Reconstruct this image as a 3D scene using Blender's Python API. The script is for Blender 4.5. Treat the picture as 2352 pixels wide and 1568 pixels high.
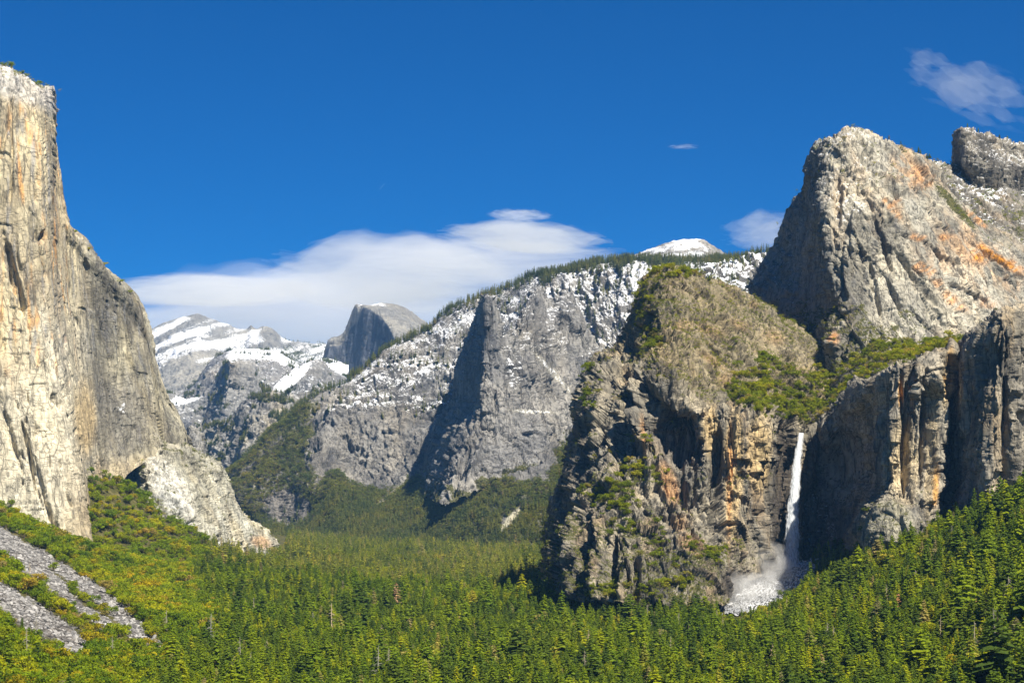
import bpy, math, random
import numpy as np
from concurrent.futures import ThreadPoolExecutor
from mathutils import Vector

# ------------------------------------------------------------------ scene, camera, light
for o in list(bpy.data.objects):
    bpy.data.objects.remove(o)
SC = bpy.context.scene
COL = SC.collection
R = math.radians
random.seed(4)
RNG = np.random.default_rng(11)

F, CX, HY = 4389.0, 1176.0, 1144.0          # long-lens view, horizon line below the middle of the frame
cam_d = bpy.data.cameras.new('camera')
cam = bpy.data.objects.new('camera', cam_d)
COL.objects.link(cam)
cam_d.sensor_fit = 'HORIZONTAL'
cam_d.sensor_width = 36.0
cam_d.lens = 36.0 * F / 2352.0
cam_d.shift_y = (HY - 784.0) / 2352.0
cam_d.clip_start = 1.0
cam_d.clip_end = 400000.0
cam.location = (0, 0, 0)
cam.rotation_euler = (R(90), 0, 0)
SC.camera = cam

SUN_EL, SUN_AZ = 55.0, 141.0                # azimuth clockwise from the view direction (+Y)
sdir = Vector((math.sin(R(SUN_AZ)) * math.cos(R(SUN_EL)), math.cos(R(SUN_AZ)) * math.cos(R(SUN_EL)), math.sin(R(SUN_EL))))
sun_d = bpy.data.lights.new('sun', 'SUN')
sun_d.energy = 5.0
sun_d.angle = R(0.53)
sun_d.color = (1.0, 0.93, 0.80)
sun = bpy.data.objects.new('sun', sun_d)
COL.objects.link(sun)
sun.rotation_euler = (-sdir).to_track_quat('-Z', 'Y').to_euler()
sun.location = sdir * 3000

world = bpy.data.worlds.new('World')
SC.world = world
world.use_nodes = True
wn = world.node_tree
wn.nodes.clear()
w_out = wn.nodes.new('ShaderNodeOutputWorld')
w_bg = wn.nodes.new('ShaderNodeBackground')
w_sky = wn.nodes.new('ShaderNodeTexSky')
w_sky.sky_type = 'NISHITA'
w_sky.sun_disc = False
w_sky.sun_elevation = R(SUN_EL)
w_sky.sun_rotation = R(SUN_AZ)
w_sky.altitude = 3500.0
w_sky.air_density = 1.0
w_sky.dust_density = 0.0
w_sky.ozone_density = 4.0
w_hs = wn.nodes.new('ShaderNodeHueSaturation')
w_hs.inputs['Saturation'].default_value = 1.75
w_hs.inputs['Value'].default_value = 1.0
wn.links.new(w_sky.outputs[0], w_hs.inputs['Color'])
w_tint = wn.nodes.new('ShaderNodeMix')          # polarising filter: the whole sky a deeper blue
w_tint.data_type = 'RGBA'
w_tint.blend_type = 'MULTIPLY'
w_tint.inputs[0].default_value = 1.0
w_tint.inputs[7].default_value = (0.20, 0.80, 1.0, 1)
wn.links.new(w_hs.outputs[0], w_tint.inputs[6])
wn.links.new(w_tint.outputs[2], w_bg.inputs[0])
w_bg.inputs[1].default_value = 0.05
wn.links.new(w_bg.outputs[0], w_out.inputs[0])

SC.view_settings.view_transform = 'Standard'
SC.view_settings.look = 'None'
SC.view_settings.exposure = 0.9
SC.view_settings.gamma = 1.0
SC.view_settings.use_curve_mapping = False
SC.render.engine = 'CYCLES'
SC.cycles.max_bounces = 4
SC.cycles.diffuse_bounces = 3
SC.cycles.glossy_bounces = 1
SC.cycles.transmission_bounces = 2
SC.cycles.volume_bounces = 3
SC.cycles.transparent_max_bounces = 12
SC.cycles.use_denoising = True
SC.cycles.sample_clamp_indirect = 4.0


# ------------------------------------------------------------------ numeric helpers
def W(px, py, d):
    """a point at depth d seen at picture position px, py"""
    px, py, d = np.asarray(px, float), np.asarray(py, float), np.asarray(d, float)
    return np.stack([(px - CX) / F * d, d, (HY - py) / F * d], -1)


def project(P):
    d = np.maximum(P[..., 1], 1.0)
    return P[..., 0] / d * F + CX, HY - P[..., 2] / d * F


_prm = np.random.default_rng(5).permutation(256).astype(np.int32)
_prm = np.concatenate([_prm, _prm, _prm])
_grd = np.random.default_rng(6).normal(size=(256, 3))
_grd /= np.linalg.norm(_grd, axis=1, keepdims=True)
_grd = _grd.astype(np.float32)
_r01 = np.random.default_rng(7).random((256, 4)).astype(np.float32)


_pool = ThreadPoolExecutor(4)


def perlin(p):
    p = np.asarray(p, np.float32)
    n = len(p)
    if n < 12000:
        return _perlin(p)
    return np.concatenate(list(_pool.map(_perlin, np.array_split(p, max(4, n // 16000)))))


def _perlin(p):
    i = np.floor(p).astype(np.int32)
    f = p - i
    i &= 255
    u = f * f * f * (f * (f * 6 - 15) + 10)
    out = 0
    for dx in (0, 1):
        wx = u[:, 0] if dx else 1 - u[:, 0]
        hx = _prm[i[:, 0] + dx]
        for dy in (0, 1):
            wy = u[:, 1] if dy else 1 - u[:, 1]
            hy = _prm[(hx + i[:, 1] + dy) & 511]
            for dz in (0, 1):
                wz = u[:, 2] if dz else 1 - u[:, 2]
                g = _grd[_prm[(hy + i[:, 2] + dz) & 511]]
                out = out + wx * wy * wz * (g[:, 0] * (f[:, 0] - dx) + g[:, 1] * (f[:, 1] - dy) + g[:, 2] * (f[:, 2] - dz))
    return out * 1.5


def fbm(p, o=4, lac=2.03, gain=0.5):
    s, a, t = 0, 1.0, 0.0
    p = np.asarray(p, np.float32)
    for k in range(o):
        s = s + a * perlin(p + 17.3 * k)
        t += a
        a *= gain
        p = p * lac
    return s / t


def ridged(p, o=3):
    s, a, t = 0, 1.0, 0.0
    for k in range(o):
        s = s + a * (1 - np.abs(perlin(p + 9.1 * k)) * 1.6)
        t += a
        a *= 0.5
        p = p * 2.1
    return s / t


def worley(p):
    """nearest cell: F1, F2, four random numbers of the cell, offset vector from its centre"""
    p = np.asarray(p, np.float32)
    n = len(p)
    f1 = np.full(n, 9.0, np.float32)
    f2 = np.full(n, 9.0, np.float32)
    idx = np.zeros(n, np.int32)
    off = np.zeros((n, 3), np.float32)
    i = np.floor(p - 0.5).astype(np.int32)
    for dx in (0, 1):
        for dy in (0, 1):
            for dz in (0, 1):
                c = i + np.array([dx, dy, dz], np.int32)
                h = _prm[(_prm[(_prm[c[:, 0] & 255] + c[:, 1]) & 255] + c[:, 2]) & 255]
                v = p - c - (0.15 + 0.7 * _r01[h, :3])
                d = np.einsum('ij,ij->i', v, v)
                m = d < f1
                f2 = np.where(m, f1, np.minimum(f2, d))
                f1 = np.where(m, d, f1)
                idx = np.where(m, h, idx)
                off[m] = v[m]
    return np.sqrt(f1), np.sqrt(f2), _r01[_prm[idx + 100]], off


def sstep(a, b, x):
    t = np.clip((x - a) / (b - a), 0, 1)
    return t * t * (3 - 2 * t)


def mix(a, b, t):
    t = np.asarray(t)
    if np.ndim(a) <= 1 and t.ndim == 1 and np.size(a) == 3:
        return np.asarray(a)[None] * (1 - t[:, None]) + np.asarray(b).reshape(-1, 3) * t[:, None]
    if t.ndim == 1 and np.ndim(a) == 2:
        return a * (1 - t[:, None]) + np.asarray(b).reshape(-1, 3) * t[:, None]
    return a * (1 - t) + b * t


def pch(t, y, x):
    """shape-keeping cubic through knots t (M,), y (M, ...) at x"""
    t = np.asarray(t, float)
    h = np.diff(t)
    hs = h.reshape(-1, *([1] * (y.ndim - 1)))
    s = np.diff(y, axis=0) / hs
    m = np.zeros_like(y)
    m[0], m[-1] = s[0], s[-1]
    if len(t) > 2:
        a, b = s[:-1], s[1:]
        ok = a * b > 0
        m[1:-1] = np.where(ok, 2 * a * b / np.where(ok, a + b, 1), 0)
        # a little of the plain average keeps the surface from looking stepped
        m[1:-1] = 0.7 * m[1:-1] + 0.3 * np.where(ok, 0.5 * (a + b), 0)
    k = np.clip(np.searchsorted(t, x, 'right') - 1, 0, len(h) - 1)
    sh = (-1, *([1] * (y.ndim - 1)))
    u = ((x - t[k]) / h[k]).reshape(sh)
    hk = h[k].reshape(sh)
    return ((2 * u**3 - 3 * u**2 + 1) * y[k] + (u**3 - 2 * u**2 + u) * hk * m[k]
            + (-2 * u**3 + 3 * u**2) * y[k + 1] + (u**3 - u**2) * hk * m[k + 1])


# ------------------------------------------------------------------ mesh and object helpers
def mk_mesh(name, V, faces, mat=None, smooth=False):
    """faces: (n, 3) or (n, 4) int array"""
    me = bpy.data.meshes.new(name)
    V = np.asarray(V, np.float32)
    me.vertices.add(len(V))
    me.vertices.foreach_set('co', V.ravel())
    if faces is not None and len(faces):
        faces = np.asarray(faces, np.int32)
        n, k = faces.shape
        me.loops.add(n * k)
        me.loops.foreach_set('vertex_index', faces.ravel())
        me.polygons.add(n)
        me.polygons.foreach_set('loop_start', np.arange(0, n * k, k, dtype=np.int32))
        me.polygons.foreach_set('loop_total', np.full(n, k, np.int32))
        if smooth:
            me.polygons.foreach_set('use_smooth', np.ones(n, bool))
    me.update()
    me.validate()
    if mat:
        me.materials.append(mat)
    return me


def fattr(me, name, val):
    a = me.attributes.new(name, 'FLOAT', 'POINT')
    a.data.foreach_set('value', np.asarray(val, np.float32).ravel())


def cattr(me, name, rgb):
    a = me.attributes.new(name, 'FLOAT_COLOR', 'POINT')
    rgb = np.asarray(rgb, np.float32)
    a.data.foreach_set('color', np.concatenate([rgb, np.ones((len(rgb), 1), np.float32)], 1).ravel())


def obj(name, me, parent=None, loc=(0, 0, 0)):
    o = bpy.data.objects.new(name, me)
    COL.objects.link(o)
    o.location = loc
    if parent:
        o.parent = parent
    return o


def tag(o, label=None, cat=None, group=None, kind=None):
    for k, v in (('label', label), ('category', cat), ('group', group), ('kind', kind)):
        if v:
            o[k] = v
    return o


def grid_faces(nu, nv):
    i = np.arange(nu * nv, dtype=np.int32).reshape(nu, nv)
    return np.stack([i[:-1, :-1], i[:-1, 1:], i[1:, 1:], i[1:, :-1]], -1).reshape(-1, 4)


def grid_normals(G):
    du = np.gradient(G, axis=0)
    dv = np.gradient(G, axis=1)
    n = np.cross(dv, du)
    return n / np.maximum(np.linalg.norm(n, axis=-1, keepdims=True), 1e-9)


# ------------------------------------------------------------------ materials
class NT:
    def __init__(self, name):
        self.m = bpy.data.materials.new(name)
        self.m.use_nodes = True
        self.t = self.m.node_tree
        self.t.nodes.clear()
        self.out = self.n('OutputMaterial')

    def n(self, typ, ins=None, **kw):
        nd = self.t.nodes.new('ShaderNode' + typ)
        for k, v in kw.items():
            setattr(nd, k, v)
        for k, v in (ins or {}).items():
            s = nd.inputs[k]
            if hasattr(v, 'is_output'):
                self.t.links.new(v, s)
            else:
                s.default_value = v
        return nd

    def math(self, op, a, b=0.0, c=0.0, clamp=False):
        nd = self.n('Math', {0: a, 1: b, 2: c}, operation=op)
        nd.use_clamp = clamp
        return nd.outputs[0]

    def mixc(self, fac, a, b, blend='MIX'):
        nd = self.n('Mix', {}, data_type='RGBA', blend_type=blend)
        for k, v in ((0, fac), (6, a), (7, b)):
            if hasattr(v, 'is_output'):
                self.t.links.new(v, nd.inputs[k])
            else:
                nd.inputs[k].default_value = v if k == 0 or len(v) == 4 else (*v, 1)
        return nd.outputs[2]

    def ramp(self, fac, stops, interp='LINEAR'):
        nd = self.n('ValToRGB', {0: fac})
        nd.color_ramp.interpolation = interp
        e = nd.color_ramp.elements
        while len(e) < len(stops):
            e.new(0.5)
        for el, (p, c) in zip(e, stops):
            el.position = p
            el.color = (*c, 1) if len(c) == 3 else c
        return nd.outputs[0]

    def noise(self, vec, scale, detail=4, rough=0.6, lac=2.0):
        return self.n('TexNoise', {'Vector': vec, 'Scale': scale, 'Detail': detail, 'Roughness': rough, 'Lacunarity': lac})

    def done(self, shader, disp=None, volume=None):
        if shader is not None:
            self.t.links.new(shader, self.out.inputs[0])
        if volume is not None:
            self.t.links.new(volume, self.out.inputs[1])
        return self.m


def rock_material(name, s=1.0, snow=(0.74, 0.755, 0.78), bump=1.0, streak=0.35, crack=1.0):
    """granite: painted stone colour from the attribute 'tint', fine grain, hanging water streaks, cracks in relief, snow and turf by attribute"""
    t = NT(name)
    co = t.n('NewGeometry').outputs['Position']
    tint = t.n('Attribute', attribute_name='tint').outputs['Color']
    sn = t.n('Attribute', attribute_name='snow').outputs['Fac']
    vg = t.n('Attribute', attribute_name='veg').outputs['Fac']
    mp = t.n('Mapping', {'Vector': co, 'Scale': (0.11 / s, 0.11 / s, 0.0075 / s)}).outputs[0]
    st = t.noise(mp, 1.0, 4, 0.65).outputs[0]
    mp2 = t.n('Mapping', {'Vector': co, 'Scale': (0.16 / s, 0.16 / s, 0.09 / s)}).outputs[0]
    gr = t.noise(mp2, 1.0, 6, 0.72).outputs[0]
    big = t.noise(co, 0.011 / s, 4, 0.6).outputs[0]
    k1 = t.ramp(st, [(0.30, (1 - streak,) * 3), (0.50, (1.0,) * 3), (0.72, (1 + 0.45 * streak,) * 3)])
    k2 = t.ramp(gr, [(0.28, (0.60,) * 3), (0.5, (0.98,) * 3), (0.72, (1.28,) * 3)])
    k3 = t.ramp(big, [(0.3, (0.82, 0.85, 0.9)), (0.7, (1.15, 1.12, 1.05))])
    c = t.mixc(1.0, tint, k1, 'MULTIPLY')
    c = t.mixc(1.0, c, k2, 'MULTIPLY')
    c = t.mixc(1.0, c, k3, 'MULTIPLY')
    # thin dark joints
    mp3 = t.n('Mapping', {'Vector': co, 'Scale': (0.07 / s, 0.07 / s, 0.022 / s)}).outputs[0]
    wv = t.noise(mp3, 2.0, 3, 0.6).outputs['Color']
    wc = t.n('VectorMath', {0: mp3, 1: wv}, operation='ADD').outputs[0]
    vo = t.n('TexVoronoi', {'Vector': wc, 'Scale': 1.0}, feature='DISTANCE_TO_EDGE').outputs['Distance']
    jn = t.math('SUBTRACT', 1.0, t.math('MULTIPLY', vo, 16.0), clamp=True)
    jn = t.math('MULTIPLY', jn, t.math('MULTIPLY', t.math('SUBTRACT', t.noise(co, 0.035 / s, 2, 0.5).outputs[0], 0.48), 7.0, clamp=True))
    c = t.mixc(t.math('MULTIPLY', jn, 0.45), c, (0.06, 0.055, 0.05))
    # long upright cracks and cross joints, filled with dark lichen
    crk = None
    for sc_, det, wid, amt in (((0.030, 0.030, 0.0055), 3, 55.0, 0.75), ((0.085, 0.085, 0.022), 2, 42.0, 0.6), ((0.016, 0.016, 0.055), 3, 60.0, 0.5)):
        mpc = t.n('Mapping', {'Vector': co, 'Scale': tuple(v / s for v in sc_)}).outputs[0]
        nn = t.noise(mpc, 1.0, det, 0.55).outputs[0]
        ln = t.math('SUBTRACT', 1.0, t.math('MULTIPLY', t.math('ABSOLUTE', t.math('SUBTRACT', nn, 0.5)), wid), clamp=True)
        ln = t.math('MULTIPLY', ln, amt * crack)
        crk = ln if crk is None else t.math('MAXIMUM', crk, ln)
    c = t.mixc(crk, c, (0.035, 0.033, 0.032))
    # turf and low scrub
    vn = t.noise(co, 0.22 / s, 4, 0.7).outputs[0]
    vm = t.math('MULTIPLY', t.math('SUBTRACT', t.math('ADD', vg, t.math('MULTIPLY', t.math('SUBTRACT', vn, 0.5), 1.6)), 0.45), 5.0, clamp=True)
    vc = t.ramp(t.noise(co, 0.5 / s, 3, 0.7).outputs[0], [(0.3, (0.030, 0.036, 0.012)), (0.5, (0.075, 0.078, 0.026)), (0.72, (0.17, 0.14, 0.065))])
    c = t.mixc(vm, c, vc)
    # snow
    sv = t.noise(co, 0.30 / s, 5, 0.75).outputs[0]
    sm = t.math('MULTIPLY', t.math('SUBTRACT', t.math('ADD', sn, t.math('MULTIPLY', t.math('SUBTRACT', sv, 0.5), 1.7)), 0.5), 6.0, clamp=True)
    c = t.mixc(sm, c, snow)
    hgt = t.math('ADD', t.math('MULTIPLY', gr, 1.0), t.math('MULTIPLY', jn, -0.35))
    hgt = t.math('ADD', hgt, t.math('MULTIPLY', st, 0.5))
    hgt = t.math('SUBTRACT', hgt, t.math('MULTIPLY', crk, 0.6))
    bp = t.n('Bump', {'Height': hgt, 'Strength': 0.8, 'Distance': 2.6 * s * bump}).outputs[0]
    b = t.n('BsdfPrincipled', {'Base Color': c, 'Roughness': 0.92, 'Normal': bp, 'Specular IOR Level': 0.15})
    return t.done(b.outputs[0])


# ------------------------------------------------------------------ rock formations
def quant(n, k, sharp=0.14):
    """terraces: flat steps with short risers"""
    x = n * k
    f = np.floor(x)
    return (f + sstep(0.5 - sharp, 0.5 + sharp, x - f)) / k


def _hash(a, b, c):
    h = _prm[(_prm[(_prm[a & 255] + b) & 255] + c) & 255]
    return _r01[h]


def joints(Q, sx, sz, ang, seed, tiltk=0.6):
    """granite blocks between upright joints and ledges: each block set in or out and slightly turned"""
    c, n_ = math.cos(R(ang)), math.sin(R(ang))
    u = (Q[:, 0] * c + Q[:, 1] * n_) / sx
    w = (-Q[:, 0] * n_ + Q[:, 1] * c) / sx
    iu, iw = np.floor(u).astype(np.int32), np.floor(w).astype(np.int32)
    ru = _hash(iu, iw, np.full_like(iu, seed))
    v = Q[:, 2] / (sz * (0.6 + 0.9 * ru[:, 1])) + ru[:, 0] * 7
    iv = np.floor(v).astype(np.int32)
    r = _hash(iu + 31 * seed, iw, iv)
    fu, fw, fv = u - iu - 0.5, w - iw - 0.5, v - iv - 0.5
    d = (ru[:, 2] - 0.5) * 0.9 + (r[:, 0] - 0.5) * 0.9 + (r[:, 1] - 0.5) * fu * tiltk + (r[:, 2] - 0.5) * fw * tiltk - (r[:, 3] - 0.15) * fv * tiltk * 0.8
    edge = np.minimum(0.5 - np.abs(fu), 0.5 - np.abs(fw))
    return d - 0.35 * (r[:, 3] > 0.4) * sstep(0.10, 0.02, edge)


def rock_disp(P, s=1.0, big=14, rib=9, blk=7, blk2=2.4, fine=1.2, vert=3.0, seed=0.0, tilt=0.0, jn=1.0):
    Q = P / s + seed
    if tilt:
        c, n_ = math.cos(R(tilt)), math.sin(R(tilt))
        Q = np.stack([Q[:, 0] * c - Q[:, 2] * n_, Q[:, 1], Q[:, 0] * n_ + Q[:, 2] * c], 1)
    wv = np.stack([fbm(Q / 60 + 3, 2), fbm(Q / 60 + 31, 2), fbm(Q / 60 + 57, 2)], 1)
    Qw = Q + wv * 9
    sv = np.array([1, 1, 1 / vert])
    d = big * fbm(Q * sv / 120, 3)
    # long ribs and chimneys
    d = d + rib * (ridged(Qw * sv / np.array([46, 46, 80]), 3) - 0.55) * 0.9
    # three sizes of joint blocks, patchy
    m = 0.55 + 0.9 * sstep(-0.3, 0.4, fbm(Q / 70 + 9, 2))
    Qj = Q + wv * 5
    d = d + jn * blk * 0.95 * joints(Qj, 24, 20 * vert, 12, 3)
    d = d + jn * m * (blk * 0.25 + blk2 * 0.8) * joints(Qj, 10.5, 8 * vert, 38, 7)
    d = d + jn * m * (blk2 * 0.55) * joints(Q + wv * 2, 4.6, 2.8 * vert, -24, 11)
    # sheets that step back along their edges
    n1 = fbm(Qw * sv / np.array([40, 40, 34]) + 70, 4)
    d = d + blk * 0.8 * quant(n1, 5.5)
    d = d + fine * fbm(Q * np.array([1, 1, 0.6]) / 4.5, 2)
    return d * s


def blob(px, py, cx, cy, rx, ry, ang=0.0, soft=0.5, wob=None):
    c, s_ = math.cos(R(ang)), math.sin(R(ang))
    dx, dy = px - cx, py - cy
    a = (dx * c + dy * s_) / rx
    b = (-dx * s_ + dy * c) / ry
    r = np.sqrt(a * a + b * b)
    if wob is not None:
        r = r + wob
    return 1 - sstep(1 - soft, 1 + soft * 0.6, r)


def loft(cols, nu, nv, back=((900, -500), (450, -60), (160, 6)), vw=None, uw=None):
    """columns of (px, py, d) from the rim down to the foot -> smooth grid nu x nv, with rows added behind the rim"""
    C = np.array(cols, float)
    Wc = W(C[..., 0], C[..., 1], C[..., 2])
    top = Wc[:, 0]
    rows = [np.stack([top[:, 0] * (1 + b / top[:, 1]), top[:, 1] + b, top[:, 2] + z], 1) for b, z in back]   # widen with distance, so the hull stays behind its rim
    Wc = np.concatenate([np.stack(rows, 1), Wc], 1)
    nb = len(rows)
    # spacing measured in the picture plane so that detail goes where it shows
    px, py = C[..., 0], C[..., 1]
    mx = 0.5 * (px[1:] + px[:-1]).mean(1)
    wu = np.where((mx < -20) | (mx > 2380), 0.22, 1.0)
    tu = np.concatenate([[0], np.cumsum((np.hypot(np.diff(px, axis=0), 0.5 * np.diff(py, axis=0)).mean(1) + 3) * wu)])
    tv = np.concatenate([[0], np.cumsum(np.abs(np.diff(py, axis=1)).mean(0) + 3)])
    tb = -np.arange(nb, 0, -1) * (0.03 * tv[-1])
    tvf = np.concatenate([tb, tv])
    u = np.linspace(0, tu[-1], nu)
    v = np.linspace(tvf[0], tvf[-1], nv)
    G = pch(tu, Wc, u)
    G = np.swapaxes(pch(tvf, np.swapaxes(G, 0, 1), v), 0, 1)
    vv = np.interp(v, tvf, np.arange(len(tvf)) - nb)      # row index, negative behind the rim
    uu = np.interp(u, tu, np.arange(len(tu)))
    return G, uu, vv


class Formation:
    pass


FORMS = {}


def formation(key, name, label, cat, cols, nu, nv, mat, paint, rowamp=None, disp=None, back=((900, -500), (450, -60), (160, 6)), extra=None, tone=0.8, feats=()):
    G, uu, vv = loft(cols, nu, nv, back)
    N = grid_normals(G)
    # normals point towards the viewer's side
    if (N * (G)).sum(-1).mean() > 0:
        N = -N
    P = G.reshape(-1, 3)
    U, Vv = np.meshgrid(uu, vv, indexing='ij')
    U, Vv = U.ravel(), Vv.ravel()
    dsp = rock_disp(P, **(disp or {}))
    if rowamp is not None:
        dsp = dsp * np.interp(Vv, np.arange(len(rowamp)), rowamp)
    if extra is not None:
        dsp = dsp + extra(P, U, Vv)
    if feats:
        bx, by = project(P)
        sc_ = P[:, 1] / 2600.0
        wob = 0.7 * fbm(P / (np.array([20, 20, 34]) * sc_[:, None]) + 5, 4)
        for (cx, cy, rx, ry, ang, amt, *so) in feats:      # buttresses stand out, clefts and alcoves cut in
            dsp = dsp + amt * blob(bx, by, cx, cy, rx, ry, ang, so[0] if so else 0.45, wob)
    Q = P + N.reshape(-1, 3) * dsp[:, None]
    Gq = Q.reshape(G.shape)
    Nq = grid_normals(Gq)
    if (Nq * Gq).sum(-1).mean() > 0:
        Nq = -Nq
    f = Formation()
    f.P, f.N, f.U, f.V, f.G = Q, Nq.reshape(-1, 3), U, Vv, Gq
    f.px, f.py = project(Q)
    f.dsp = dsp
    tint, snow, veg = paint(f)
    tint = tint * tone
    lum = tint.mean(1, keepdims=True)
    tint = np.clip(lum + (tint - lum) * 1.3, 0.015, 0.9)
    f.tint, f.snow, f.veg = tint, snow, veg
    base = np.array([Q[:, 0].mean(), Q[:, 1].min(), Q[:, 2].min()])
    me = mk_mesh(name, Q - base, grid_faces(nu, nv), mat)
    cattr(me, 'tint', np.clip(tint, 0.01, 0.9))
    fattr(me, 'snow', snow)
    fattr(me, 'veg', veg)
    o = obj(name, me, None, base)
    tag(o, label, cat, None, 'structure')
    f.o = o
    # area of each vertex's cell for even scattering
    du = np.gradient(Gq, axis=0)
    dv = np.gradient(Gq, axis=1)
    f.area = np.linalg.norm(np.cross(du, dv), axis=-1).ravel()
    FORMS[key] = f
    return f


# ------------------------------------------------------------------ ground: one sheet, valley floor and talus slopes
GP = [  # picture position and distance of points on the bare ground
    (0, 1185, 2900), (-140, 1120, 2900), (110, 1238, 3050), (215, 1285, 3300), (0, 1305, 2200), (0, 1420, 1800), (0, 1568, 1480),
    (-180, 1290, 1900), (-200, 1450, 1500), (200, 1400, 2150), (200, 1495, 1800), (370, 1500, 1900), (300, 1335, 2750), (450, 1410, 2500),
    (640, 1300, 3950), (178, 1075, 3480), (300, 1112, 3600), (300, 1200, 3480), (490, 1282, 3800), (420, 1238, 3700), (100, 1060, 3700), (-300, 1000, 3500),
    (1290, 1375, 2620), (1450, 1395, 2560), (1575, 1400, 2560), (1660, 1400, 2560), (1760, 1352, 2600), (1850, 1300, 2600), (1950, 1310, 2450), (2010, 1290, 2360),
    (2110, 1235, 2310), (2230, 1215, 2250), (2352, 1185, 2150), (1700, 1416, 2490), (1765, 1414, 2480), (1810, 1402, 2470), (1640, 1424, 2470), (1860, 1380, 2440), (2520, 1160, 2100), (2352, 1310, 1850), (2352, 1450, 1650), (2352, 1575, 1480),
    (2100, 1410, 1950), (2100, 1310, 2200), (1850, 1455, 2000), (1600, 1485, 2100), (2600, 1300, 1700)]
gp = W(*np.array(GP, float).T)
gx = [(-200, 1500, -160), (200, 1500, -166), (0, 2000, -166), (-150, 2600, -163), (150, 3000, -160), (-200, 3600, -156), (200, 4000, -152),
      (-300, 4700, -148), (300, 5000, -145), (-500, 5600, -140), (100, 6000, -136), (-700, 6600, -132), (0, 7500, -120), (-1200, 9000, -100), (0, 12000, -60),
      (0, 0, -2.5), (-60, 0, -2.5), (60, 0, -2.5), (0, 60, -12), (-300, 600, -95), (0, 700, -115), (300, 600, -95), (-500, 1000, -110), (500, 1000, -110), (0, 1100, -150),
      (-900, 0, 40), (900, 0, 40), (0, -900, 60), (-1600, 2000, 120), (1700, 2000, 200), (-2500, 6000, 0), (2500, 6000, 0), (-4000, 14000, 0), (4000, 14000, 0)]
gp = np.concatenate([gp, np.array(gx, float)])


def _rbf_fit(p):
    n = len(p)
    d = np.hypot(p[:, None, 0] - p[None, :, 0], p[:, None, 1] - p[None, :, 1])
    A = np.zeros((n + 1, n + 1))
    A[:n, :n] = d - np.eye(n) * 18.0
    A[:n, n] = A[n, :n] = 1
    return np.linalg.solve(A, np.append(p[:, 2], 0))


_gw = _rbf_fit(gp)


def ground_z(X, Y):
    X, Y = np.asarray(X, float), np.asarray(Y, float)
    sh = X.shape
    x, y = X.ravel(), Y.ravel()
    z = np.full(x.shape, _gw[-1])
    for k in range(len(gp)):
        z += _gw[k] * np.hypot(x - gp[k, 0], y - gp[k, 1])
    far = sstep(9000, 30000, np.hypot(x, y))
    z = z * (1 - far) - 130 * far
    q = np.stack([x, y, np.zeros_like(x)], 1)
    z += (4.5 * fbm(q / 170, 3) + 1.3 * fbm(q / 28 + 5, 3)) * sstep(150, 700, y) * (1 - far)
    return z.reshape(sh)


def ground_hit(px, py, d0=1200, d1=5200):
    """where the line of sight meets the ground"""
    d = np.linspace(d0, d1, 500)
    p = W(px, py, d)
    g = ground_z(p[:, 0], p[:, 1])
    k = np.argmax(p[:, 2] < g)
    return p[k, 0], p[k, 1]


def polyline_dist(x, y, pts):
    best = np.full(x.shape, 1e9)
    for (ax, ay), (bx, by) in zip(pts[:-1], pts[1:]):
        l2 = (bx - ax) ** 2 + (by - ay) ** 2 + 1e-9
        t = np.clip(((x - ax) * (bx - ax) + (y - ay) * (by - ay)) / l2, 0, 1)
        best = np.minimum(best, np.hypot(x - ax - t * (bx - ax), y - ay - t * (by - ay)))
    return best


# talus chutes: pale block fields running down the left slope, as picture positions (x, y, half width in picture units)
CHUTES = [[(-60, 1195, 18), (0, 1232, 22), (60, 1284, 25), (110, 1330, 19), (157, 1372, 12), (205, 1408, 9), (260, 1440, 8)],
          [(60, 1262, 9), (120, 1290, 10), (199, 1345, 14), (262, 1395, 16), (310, 1440, 17), (345, 1475, 15), (378, 1500, 8)],
          [(-60, 1335, 20), (0, 1366, 24), (60, 1405, 28), (120, 1442, 28), (165, 1470, 22), (200, 1490, 12)]]
CH_W = []
for ch in CHUTES:
    CH_W.append([ground_hit(a, b, 1300, 4200) for a, b, c in ch])


def talus_mask(px, py):
    m = np.zeros(px.shape)
    q = np.stack([px / 30, py / 24, np.zeros_like(px)], 1)
    px = px + 26 * fbm(q, 5, 2.03, 0.65)
    py = py + 30 * fbm(q + 50, 5, 2.03, 0.65)
    for ch in CHUTES:
        for (ax, ay, aw), (bx, by, bw) in zip(ch[:-1], ch[1:]):
            l2 = (bx - ax) ** 2 + (by - ay) ** 2
            t = np.clip(((px - ax) * (bx - ax) + (py - ay) * (by - ay)) / l2, 0, 1)
            dd = np.hypot(px - ax - t * (bx - ax), py - ay - t * (by - ay))
            w = aw + (bw - aw) * t
            m = np.maximum(m, 1 - sstep(0.75, 1.2, dd / w))
    return m


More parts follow.
